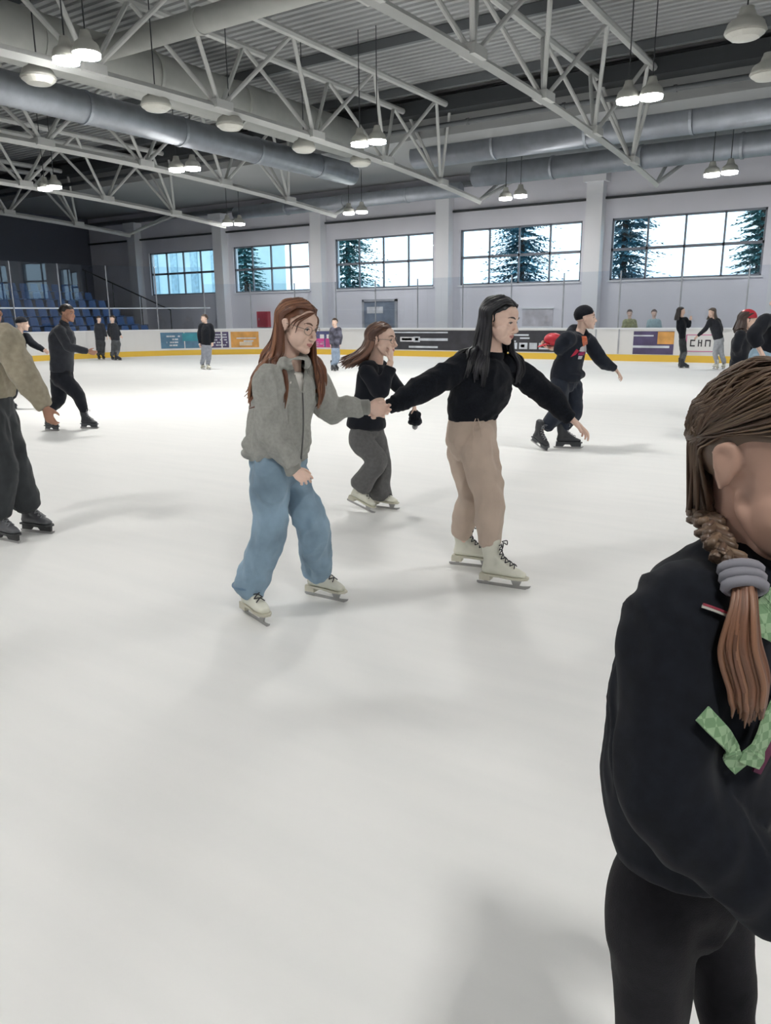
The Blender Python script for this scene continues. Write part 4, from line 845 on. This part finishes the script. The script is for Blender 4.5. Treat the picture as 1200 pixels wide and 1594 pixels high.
# ---------------------------------------------------------------- the other skaters
def zh_of(px, py): return float(ground(px, py)@_hd)
def fig(label, Zh, head, hsc, face, neck, chest, hem, pel, tw, arms, legs, tm, pm, skin=None, hair=('short', (.05, .03, .02)), vox=.014, phi=None, det=1, hands=True, th=(.10, .08, .07), hemw=None, foldk=1.0, group=None, top_name='jacket', pant_name='trousers', sleeve=(.075, .065, .055, .042), wrist_cut=None, collar=None, offs=(.18, -.10)):
    J = lambda x, y, d=0: at_h(x, y, Zh+d)
    root = tag(empty('person', J(*pel)*(1, 1, 0)), label, 'person', group); skin = skin or skin_m
    f = face_dir(face[0] if phi is None else phi, 0); lat = nrm(np.cross(f, _Z)); h = Head(J(*head), face_dir(*face), sc=hsc)
    nk = J(*neck); ch = J(*chest); pl = J(*pel); A = []; B_ = []; Hn = []
    for a in arms:
        s_, e, w_ = J(*a[0]), J(*a[1]), J(*a[2]); A.append((s_, e, w_)); d = nrm(w_-e) if len(a) < 4 or a[3] is None else nrm(a[3])
        we = (e*.45+w_*.55) if (len(a) > 4) else w_; B_.append((s_, e, we, sleeve if len(a) < 5 else a[4]))
        if hands: t_ = nrm(np.cross(d, lat)); t_ = t_ if t_@f > 0 else -t_; n_ = nrm(np.cross(d, t_)); n_ = n_ if n_@(pl-w_) > 0 else -n_; Hn.append(dict(w=w_, d=d, n=n_, t=t_, s=.17*min(1.1, hsc), curl=.55))
    Lg = []; P_ = []
    for l in legs:
        hip, kn, sk = J(*l[0]), J(*l[1]), l[2]
        if sk[0] == 'g': g = gskate(root, sk[1], sk[2], sk[3], sk[4])
        else: g = skate(root, at_h(*sk[1]), at_h(*sk[2]), sk[3], sk[4])
        Lg.append((hip, kn, g(0, -.06, .16))); P_.append((hip, kn, g(0, -.055, l[3] if len(l) > 3 else .17), dict(thigh=th[0], knee=th[1], hem=th[2])))
    body(root, h, nk, dict(trunk=(ch, pl), arms=[(a[0], a[1], a[2]) for a in A], legs=Lg), hands=Hn, m=skin, vox=min(vox, .009) if vox < .02 else .013)
    if det: h.details(root)
    hm = J(*hem); wd = tw; dp = [x*.74 for x in tw]
    sp = [hm, hm*.6+ch*.4, ch, ch*.5+nk*.5, nk-(0, 0, .01)]
    t = top(root, tm, sp, [(wd[0], dp[0]), (wd[1], dp[1]), (wd[2], dp[2]), (wd[2]*.84, dp[2]*.8), (.075, .07)], B_, vox=vox, fold=.008*foldk, fs=(7, 7, 5), seed=int(head[0]) % 97, lat=lat, name=top_name, smooth=3)
    if collar: ring(root, 'collar', tm, nk, nk*.5+h.p(0, -.02, -.09)*.5, (.072, .07), side=lat)
    pants(root, pm, pl, hm*.4+pl*.6+(0, 0, .06), P_, W=(wd[0]*.92, dp[0]), pel=(wd[0]*1.0, dp[0]*1.05), vox=vox, fold=.007*foldk, fs=(8, 8, 5), seed=int(head[1]) % 89, lat=lat, name=pant_name, smooth=3)
    if hair[0] == 'short': hair_short(root, h, hair[1])
    elif hair[0] == 'long': hair_long(root, h, hair[2], hair[1], front_az=85, nl=60, out=(.01, .04), drift=hair[3] if len(hair) > 3 else (0, 0, 0), seed=int(head[0]), lock_r=.014, neckc=nk, wear=[t])
    elif hair[0] in ('hat', 'helmet'):
        mbx = MB(); mbx.ell(h.p(0, -.014, .046), tuple(a*h.k for a in (.090, .110, .100)), h.X, h.Y, h.Z); me = remesh(mbx, .010, 2); bm = bmesh.new(); bm.from_mesh(me)
        bmesh.ops.delete(bm, geom=[q for q in bm.faces if h.loc(np.array([q.calc_center_median()]))[0][2] < .036+.2*h.loc(np.array([q.calc_center_median()]))[0][1]], context='FACES'); relax(bm); bm.to_mesh(me); bm.free()
        kid(link(hair[0], me, hair[1]), root)
        if len(hair) > 2: hair_long(root, h, hair[3], hair[2], front_az=100, nl=40, out=(.01, .04), seed=3, lock_r=.014, neckc=nk, wear=[t])
    return root, h, J, t, lat
charc = fabric('charcoal_softshell', (.030, .033, .042)); blk2 = fabric('black_tights', (.012, .014, .020)); oat = fabric('oatmeal_knit', (.37, .33, .25), ns=30, na=.12); dgrey = fabric('dark_grey_cord', (.045, .05, .055), ns=12)
# man striding on the left
fig('man in dark high-collared jacket and shorts over leggings striding right', 11.4, (105, 488), 1.0, (12, -6), (99, 505, .0), (97, 528, .0), (96, 578), (97, 588), (.185, .19, .215),
    [((92, 514, -.20), (106, 540, -.26), (136, 547, -.15)), ((103, 514, .20), (92, 545, .22), (90, 572, .20))],
    [((101, 592, -.05), (121, 614, -.05), ('g', (127, 666), (151, 667), 'black', 1.05), .24), ((93, 594, .05), (91, 622, .05), ('g', (71, 669), (91, 671), 'black', 1.05), .24)], charc, blk2, skin=skin_d, hair=('short', (.02, .015, .012)), phi=18, th=(.13, .095, .058), collar=True, vox=.013)
# person cut by the left edge
fig('person in oatmeal sweater and dark grey trousers cut off by the left edge', 5.5, (-24, 482), 1.05, (8, 0), (-16, 515), (-14, 560), (-10, 614), (-12, 640), (.165, .19, .205),
    [((8, 525, -.16), (40, 588, -.16), (70, 633, -.12), RGT*.25-_Z), ((-30, 525, .16), (-45, 580, .2), (-40, 630, .2))],
    [((2, 655, .06), (26, 735, .06), ('g', (36, 826), (80, 831), 'grey', 1.05), .20), ((-16, 655, -.08), (4, 735, -.08), ('g', (-10, 838), (30, 846), 'grey', 1.05), .20)], oat, dgrey, skin=skin_d, phi=15, th=(.115, .10, .095), vox=.009, top_name='sweater', foldk=1.6, sleeve=(.10, .088, .075, .05))
# black hat behind the oatmeal sweater
fig('person in black knitted hat half hidden behind the oatmeal sweater', 14.0, (35, 505), .95, (-20, -5), (30, 518), (26, 540), (20, 575), (18, 585), (.17, .18, .19),
    [((40, 524, .1), (52, 536, .05), (68, 545, .0)), ((28, 524, -.1), (24, 545, -.15), (26, 565, -.1))],
    [((22, 590), (20, 612), ('g', (10, 636), (26, 637), 'black', 1.0)), ((14, 590), (10, 612), ('g', (-4, 637), (12, 638), 'black', 1.0))], blackt, blk2, hair=('hat', blackt), vox=.016, phi=10)
# pair by the far left boards
fig('left of two dark-clad people standing by the left corner boards', 31.0, (154, 497), 1.0, (60, -10), (154, 503), (155, 512), (156, 530), (156, 532), (.18, .19, .2),
    [((150, 506), (149, 516), (152, 526)), ((159, 506), (163, 516), (166, 524))], [((153, 534), (153, 546), ('g', (151, 559), (158, 560), 'black', 1.1)), ((160, 534), (160, 546), ('g', (158, 559), (165, 560), 'black', 1.1))], charc, dgrey, vox=.022, det=0)
fig('right of two dark-clad people by the left corner boards, in paler grey trousers', 31.2, (175, 496), 1.0, (120, -10), (175, 503), (177, 513), (180, 530), (180, 533), (.19, .2, .21),
    [((171, 506), (169, 517), (171, 524)), ((180, 506), (185, 517), (188, 522))], [((177, 535), (176, 547), ('g', (172, 560), (179, 561), 'black', 1.1)), ((184, 535), (183, 547), ('g', (180, 561), (187, 561), 'black', 1.1))], charc, fabric('mid_grey_cotton', (.10, .11, .12)), vox=.022, det=0)
fig('small distant skater in black jacket in front of the purple advert', 24.6, (318, 496), 1.05, (130, 0), (320, 503), (320, 515), (321, 537), (321, 541), (.17, .18, .2),
    [((313, 507), (310, 521), (311, 534)), ((328, 507), (332, 521), (331, 533))], [((318, 543), (317, 556), ('g', (312, 574), (320, 575), 'white', 1.0)), ((325, 543), (325, 557), ('g', (321, 575), (329, 576), 'white', 1.0))], blk2, fabric('pale_grey_tights', (.30, .32, .37)), vox=.020, det=0, th=(.095, .075, .065))
fig('small distant child in dark patterned top and pale jeans near the magenta advert', 23.4, (521, 502), 1.0, (110, 0), (522, 510), (522, 520), (522, 543), (522, 546), (.13, .13, .15),
    [((517, 513), (515, 525), (515, 536)), ((528, 513), (530, 525), (529, 536))], [((520, 548), (520, 561), ('g', (515, 577), (523, 578), 'black', 1.1)), ((525, 548), (525, 561), ('g', (519, 576), (527, 577), 'black', 1.1))], fabric('checked_top', (.11, .11, .15), ns=7, na=.8), fabric('pale_denim', (.30, .38, .50)), vox=.020, det=0, th=(.085, .07, .065))
fig('distant skater in black top and dark trousers with long dark hair before the right boards', 24.0, (1060, 485), 1.05, (30, -5), (1061, 494), (1062, 506), (1062, 527), (1062, 531), (.13, .135, .155),
    [((1057, 497), (1056, 510), (1059, 521)), ((1067, 497), (1072, 508), (1074, 499))], [((1061, 534), (1062, 549), ('g', (1055, 571), (1064, 572), 'black', 1.0)), ((1064, 534), (1066, 549), ('g', (1060, 573), (1069, 573), 'black', 1.0))], blackt, dgrey, hair=('long', [(.03, .025, .025)], .26), vox=.020, det=0, th=(.085, .065, .055))
fig('distant skater leaning left in dark grey jacket and light grey trousers before the right boards', 22.6, (1108, 487), 1.05, (150, -15), (1111, 496), (1113, 507), (1118, 527), (1119, 531), (.15, .155, .17),
    [((1106, 499), (1098, 512), (1086, 523)), ((1117, 499), (1122, 512), (1121, 524))], [((1116, 534), (1113, 551), ('g', (1118, 575), (1109, 574), 'white', 1.0)), ((1121, 534), (1123, 551), ('g', (1130, 573), (1121, 575), 'white', 1.0))], charc, fabric('light_grey_track', (.42, .44, .48)), hair=('long', [(.12, .09, .07)], .2), vox=.020, det=0, th=(.09, .07, .06))
for x, lb, m_ in ((980, 'person in yellow-green top standing behind the right boards', fabric('olive_stripe', (.38, .38, .22), ns=12, na=.3)), (1018, 'person in pale blue-green top standing behind the right boards', fabric('pale_teal', (.42, .55, .58)))):
    Zb = float(onY(x, 500, 28.35)@_hd)
    fig(lb, Zb, (x, 488), 1.1, (100, -5), (x, 496), (x, 507), (x, 528), (x, 531), (.18, .19, .21), [((x-7, 500), (x-10, 512), (x-5, 522)), ((x+7, 500), (x+10, 512), (x+6, 522))],
        [((x-3, 533), (x-3, 545), ('a', (x-6, 558.5, Zb), (x-5, 559.0, Zb-.3), 'black', 1.0)), ((x+3, 533), (x+3, 545), ('a', (x+3, 558.5, Zb), (x+4, 559.0, Zb-.3), 'black', 1.0))], m_, dgrey, hair=('short', (.10, .06, .05)), vox=.022, det=0)
# right edge
fig('child in black with red helmet beside the person in jeans at the right edge', 11.2, (1164, 500), 1.15, (15, -10), (1158, 517), (1154, 532), (1150, 562), (1150, 568), (.16, .165, .18),
    [((1152, 522, -.12), (1146, 540, -.16), (1152, 556, -.1)), ((1162, 522, .12), (1168, 540, .15), (1172, 555, .1))],
    [((1146, 574, -.05), (1148, 602), ('g', (1140, 645), (1162, 646), 'black', 1.0)), ((1155, 574, .05), (1160, 602), ('g', (1160, 642), (1182, 643), 'black', 1.0))], blk2, blackt, hair=('helmet', PC('helmet_red', (.50, .03, .05), .35), [(.05, .03, .025)], .18), vox=.014, phi=25)
fig('person in black rolled-sleeve top and blue jeans cut off by the right edge', 9.4, (1216, 466), 1.05, (-150, -10), (1209, 488), (1205, 512), (1190, 548), (1184, 562), (.17, .19, .21),
    [((1190, 500, -.16), (1173, 522, -.24), (1186, 551, -.26), None, (.085, .082, .078, .07)), ((1222, 500, .16), (1232, 530, .2), (1228, 560, .1))],
    [((1174, 575, -.08), (1172, 628), ('g', (1185, 690), (1158, 690), 'black', 1.0)), ((1192, 575, .08), (1196, 628), ('g', (1210, 686), (1184, 686), 'black', 1.0))], blackt, denim, vox=.012, phi=170, sleeve=(.085, .078, .07, .05))

# ---------------------------------------------------------------- foreground girl with the braid
ZF = .93
J = lambda x, y, d=0: at_h(x, y, ZF+d)
rF = tag(empty('person', J(1090, 1300)*(1, 1, 0)), 'braided girl in black sweatshirt with green ribbon, very close at the right edge', 'person')
hF = Head(J(1207, 722, .0), face_dir(60, -8), sc=.98)
neckF = J(1165, 868, .01); chF = J(1100, 1010, .02); pelF = J(1062, 1345, .02); latF = nrm(np.cross(face_dir(30, 0), _Z))
shN, shF = J(1050, 965, -.05), J(1240, 945, .10); elN, elF = J(1040, 1235, -.10), J(1290, 1150, .12); wrN, wrF = J(1240, 1440, -.13), J(1300, 1330, .05)
gz = -1.0
def leg_pts(x, d): return J(x, 1640, d), J(x+4, 1900, d)
fa = ground(1010, 2190); 
skN = skate(rF, np.array([*J(985, 1900, -.02)[:2], 0.0]), np.array([*J(985, 1900, -.02)[:2], 0.])+RGT*.24+TOW*.12, 'grey', .92)
skF = skate(rF, np.array([*J(1120, 1900, .10)[:2], 0.0]), np.array([*J(1120, 1900, .10)[:2], 0.])+RGT*.25+TOW*.06, 'grey', .92)
skin_f = mat('skin_underlit', (.48, .30, .23), .5, nscale=30, namp=.05)  # skin colour darkened to carry the girl's under-lit side
body(rF, hF, neckF, dict(trunk=(chF, pelF), arms=[(shN, elN, wrN), (shF, elF, wrF)], legs=[(J(1015, 1400, -.02), J(1015, 1640, -.03), skN(0, -.06, .16)), (J(1110, 1400, .07), J(1131, 1600, .02), skF(0, -.06, .16))]),
     hands=[dict(w=wrN, d=RGT*.8-_Z*.5, n=-_Z*.6-RGT*.3, t=TOW*.3+_Z, s=.15, curl=.5), dict(w=wrF, d=-_Z+RGT*.2, n=-RGT, t=TOW, s=.15, curl=.5)], m=skin_f, vox=.0033, nr=.047, sm=20, legk=.62)
hF.details(rF)
hm = [(.115, .075, .05), (.15, .10, .065), (.09, .055, .038)]
# sleek hair drawn back: strands from the hairline to the nape
mb = MB(); c0 = np.array((0, -.014, .034)); Rr_ = np.array([.080, .104, .092])
def sphF(az, el, e=0.0):
    a, b = math.radians(az), math.radians(el); return np.array([c0[0]+(Rr_[0]+e)*math.sin(a)*math.sin(b), c0[1]+(Rr_[1]+e)*math.cos(a)*math.sin(b), c0[2]+(Rr_[2]+e)*math.cos(b)])
n, m = 96, 64; V = []; F_ = []
for i in range(m+1):
    for j in range(n): V.append(sphF(360*j/n, 2+128*i/m, -.002))
for i in range(m):
    for j in range(n):
        q = [i*n+j, (i+1)*n+j, (i+1)*n+(j+1) % n, i*n+(j+1) % n]; c = np.mean([V[k] for k in q], axis=0)
        if c[1] > -.0 and c[2] < .066-.0*c[1]-abs(c[0])*.35: continue
        if abs(c[0]) > .045 and c[1] > -.030 and c[2] < .026: continue
        if c[1] > -.028 and c[2] < .0: continue
        F_.append(q)
V = relax_np(V, F_); mb.add([hF.p(*v) for v in V], F_, hm[0]); rr = np.random.default_rng(4)
nape = np.array((.050, -.052, -.078))
for i in range(420):
    az = rr.uniform(-180, 180); s0 = 1 if az > 0 else -1; aa = abs(az)
    el0 = rr.uniform(12, 50) if aa < 60 else rr.uniform(5, 70)
    p = [sphF(az, el0, .001), sphF(s0*min(180, aa+28+20*rr.random()), min(88, el0+26), .003), sphF(s0*min(178, max(aa+40, 118)), 96, .003), sphF(s0*(168 if s0 > 0 else 150), 112, -.001), nape+rr.normal(0, .006, 3)]
    cc = np.array(hm[rr.integers(0, 3)])*rr.uniform(.75, 1.3)
    mb.tube([hF.p(*x) for x in p], [(.001, .0008), (.0042, .0016), (.0048, .0018), (.0045, .0018), (.003, .002)], side=hF.X, n=6, sub=4, cap=.3, col=cc)
for i in range(260):
    s0 = 1 if i % 4 else -1; az = rr.uniform(88, 160); el0 = rr.uniform(52, 84)
    p = [sphF(s0*az, el0, .001), sphF(s0*min(165, az+16), el0+16, .002), sphF(s0*min(168, az+30), min(112, el0+34), .002), nape*(1 if s0 > 0 else .5)+rr.normal(0, .006, 3)]
    mb.tube([hF.p(*x) for x in p], [(.0015, .0008), (.0046, .0016), (.0044, .0016), (.003, .002)], side=hF.X, n=6, sub=4, cap=.3, col=np.array(hm[rr.integers(0, 3)])*rr.uniform(.75, 1.3))
kid(mb.build('hair', hair_m, smooth=True, color=True), rF)
# sweatshirt
swF = top(rF, fabric('black_sweat', (.008, .010, .015), ns=60, na=.2, b=.07, bs=700, sheen=.04), [J(1070, 1300, .02), J(1075, 1200, .02), J(1090, 1080, .02), J(1110, 960, .02), J(1150, 890, .01), J(1166, 858, .01)],
    [(.125, .105), (.135, .115), (.135, .115), (.120, .096), (.080, .066), (.052, .050)], [(shN, elN, J(1225, 1425, -.13), (.062, .060, .052, .040)), (shF, elF, J(1298, 1310, .05), (.066, .060, .05, .04))], vox=.006, fold=.007, fs=(11, 11, 7), seed=41, lat=latF, name='sweatshirt', smooth=16, shoulder=.048)
pants(rF, fabric('black_twill', (.013, .013, .016), ns=60, na=.15, b=.2, bs=500, sheen=.04), pelF, J(1072, 1290, .02), [(J(1018, 1400, -.02), J(1014, 1640, -.03), skN(0, -.055, .16), dict(thigh=.066, knee=.045, hem=.055)), (J(1110, 1400, .07), J(1131, 1600, .02), skF(0, -.055, .16), dict(thigh=.060, knee=.040, hem=.052))],
      W=(.105, .085), pel=(.108, .090), vox=.007, fold=.005, fs=(9, 9, 5), seed=43, lat=latF, name='trousers')
# braid: three strands twisting over each other, hanging over the shoulder
from mathutils.bvhtree import BVHTree
bt = BVHTree.FromPolygons([v.co[:] for v in swF.data.vertices], [q.vertices[:] for q in swF.data.polygons])
ctrl = [hF.p(*nape), J(1112, 840, -.01), J(1124, 895, -.06), J(1134, 950, -.10), J(1146, 1000, -.12), J(1150, 1050, -.12), J(1138, 1085, -.11)]
def push(p, d=.020):
    loc, nn, _, _ = bt.find_nearest(Vector(p)); 
    if (Vector(p)-loc).dot(nn) < d: p = np.array(loc+nn*d)
    return p
tb = MB(); tb.tube(ctrl, [.01]*len(ctrl), n=4, sub=8, cap=0); Vc = np.vstack(tb.v).reshape(-1, 4, 3).mean(axis=1); Vc = [Vc[0], Vc[1]]+[push(q, .026) for q in Vc[2:]]; Vc = np.array(Vc)
for _ in range(3): Vc[1:-1] = (Vc[:-2]+Vc[1:-1]*2+Vc[2:])/4
nb = len(Vc); mb = MB(); lenb = int(nb*.40)
for k in range(3):
    for q_ in range(5):
        pts = []; ph = 2*PI*k/3; off = rr.normal(0, .0035, 3)
        for i in range(lenb+1):
            a = i*1.05+ph; pts.append(Vc[i]+RGT*.012*math.sin(a)+TOW*.007*math.sin(2*a)+off)
        mb.tube(pts, [.0052]*(lenb+1), side=_Z, n=6, sub=3, col=np.array(hm[q_ % 3])*(.9 if q_ % 2 else 1.15))
cb = [(.20, .095, .055), (.16, .075, .045), (.24, .12, .07)]
for k in range(170):
    u = np.clip(rr.normal(0, 1, 3), -1.6, 1.6)*np.array((.0095, .0095, .004)); pts = [Vc[i]+u*(.45+.75*math.sin(PI*min(1, (i-lenb)/(nb-lenb)*.8))) for i in range(lenb, nb)]; pts.append(Vc[-1]-_Z*rr.uniform(.0, .02)+u)
    mb.tube(pts, [.0022]+[.0034]*(len(pts)-2)+[.0006], side=TOW, n=6, sub=2, col=np.array(cb[k % 3])*rr.uniform(.8, 1.2))
kid(mb.build('braid', hair_m, smooth=True, color=True), rF)
mb = MB(); c = Vc[lenb]; d = nrm(Vc[lenb+1]-Vc[lenb-1])
for k in range(3): mb.tube([c+d*(k-1)*.012+(RGT*math.cos(a)+TOW*math.sin(a)-d*((RGT*math.cos(a)+TOW*math.sin(a))@d))*.021 for a in np.linspace(0, 2*PI, 15)], [.0065]*15, side=d, n=8, sub=1)
kid(mb.build('hair_tie', PC('tie_grey', (.26, .26, .30), .8), smooth=True), rF)
# green ribbon looped over the sweatshirt front, with a plum edge
def ribbon(name, pxs, w_, m_, lift=.006, edge=None):
    P2 = np.array(pxs, float); L2 = np.concatenate([[0], np.cumsum(np.linalg.norm(np.diff(P2, axis=0), axis=1))]); out = []
    for s_ in np.linspace(0, L2[-1], 26):
        x, y = np.interp(s_, L2, P2[:, 0]), np.interp(s_, L2, P2[:, 1]); d = Vector(nrm(ray(x, y))); loc, nn, _, _ = bt.ray_cast(Vector(CC), d)
        if loc is not None: out.append(np.array(loc+nn*lift))
    out = np.array(out)
    for _ in range(4): out[1:-1] = (out[:-2]+out[1:-1]*2+out[2:])/4
    T = np.gradient(out, axis=0); v = []; f = []
    for i, q in enumerate(out):
        loc, nn, _, _ = bt.find_nearest(Vector(q)); nn = np.array(nn); s_ = nrm(np.cross(T[i], nn)); v += [q-s_*w_/2, q+s_*w_/2, q+s_*w_/2+nn*.003, q-s_*w_/2+nn*.003]
    k = len(out)
    for i in range(k-1):
        for j in range(4): f.append((4*i+j, 4*i+4+j, 4*i+4+(j+1) % 4, 4*i+(j+1) % 4))
    f += [(3, 2, 1, 0), (4*k-4, 4*k-3, 4*k-2, 4*k-1)]; mb = MB().add(v, f); return kid(mb.build(name, m_), rF)
def check_mat():
    m_ = mat('ribbon_green', (.22, .36, .20), .6); nt = m_.node_tree; b = nt.nodes['Principled BSDF']; t = nt.nodes.new('ShaderNodeTexChecker'); t.inputs['Scale'].default_value = 95
    t.inputs[1].default_value = (.30, .45, .27, 1); t.inputs[2].default_value = (.17, .30, .16, 1); c = nt.nodes.new('ShaderNodeTexCoord'); nt.links.new(c.outputs['Object'], t.inputs[0]); nt.links.new(t.outputs[0], b.inputs[0]); return m_
rg = check_mat(); plum = PC('plum_edge', (.10, .015, .05), .7)
ribbon('ribbon_edge', [(1214, 1098), (1192, 1148), (1168, 1196)], .012, plum, .009)
ribbon('ribbon', [(1222, 1030), (1190, 1100), (1155, 1180)], .030, rg, .012); ribbon('ribbon', [(1084, 1106), (1112, 1140), (1146, 1186)], .022, rg, .010)
ribbon('ribbon', [(1225, 890), (1195, 925), (1165, 985)], .040, rg, .016)
ribbon('neck_trim', [(1090, 944), (1108, 950), (1126, 957)], .0035, PC('trim_white', (.6, .6, .55), .7), .004); ribbon('neck_trim', [(1091, 941), (1109, 947), (1127, 954)], .0028, PC('trim_red', (.35, .04, .07), .7), .0045)
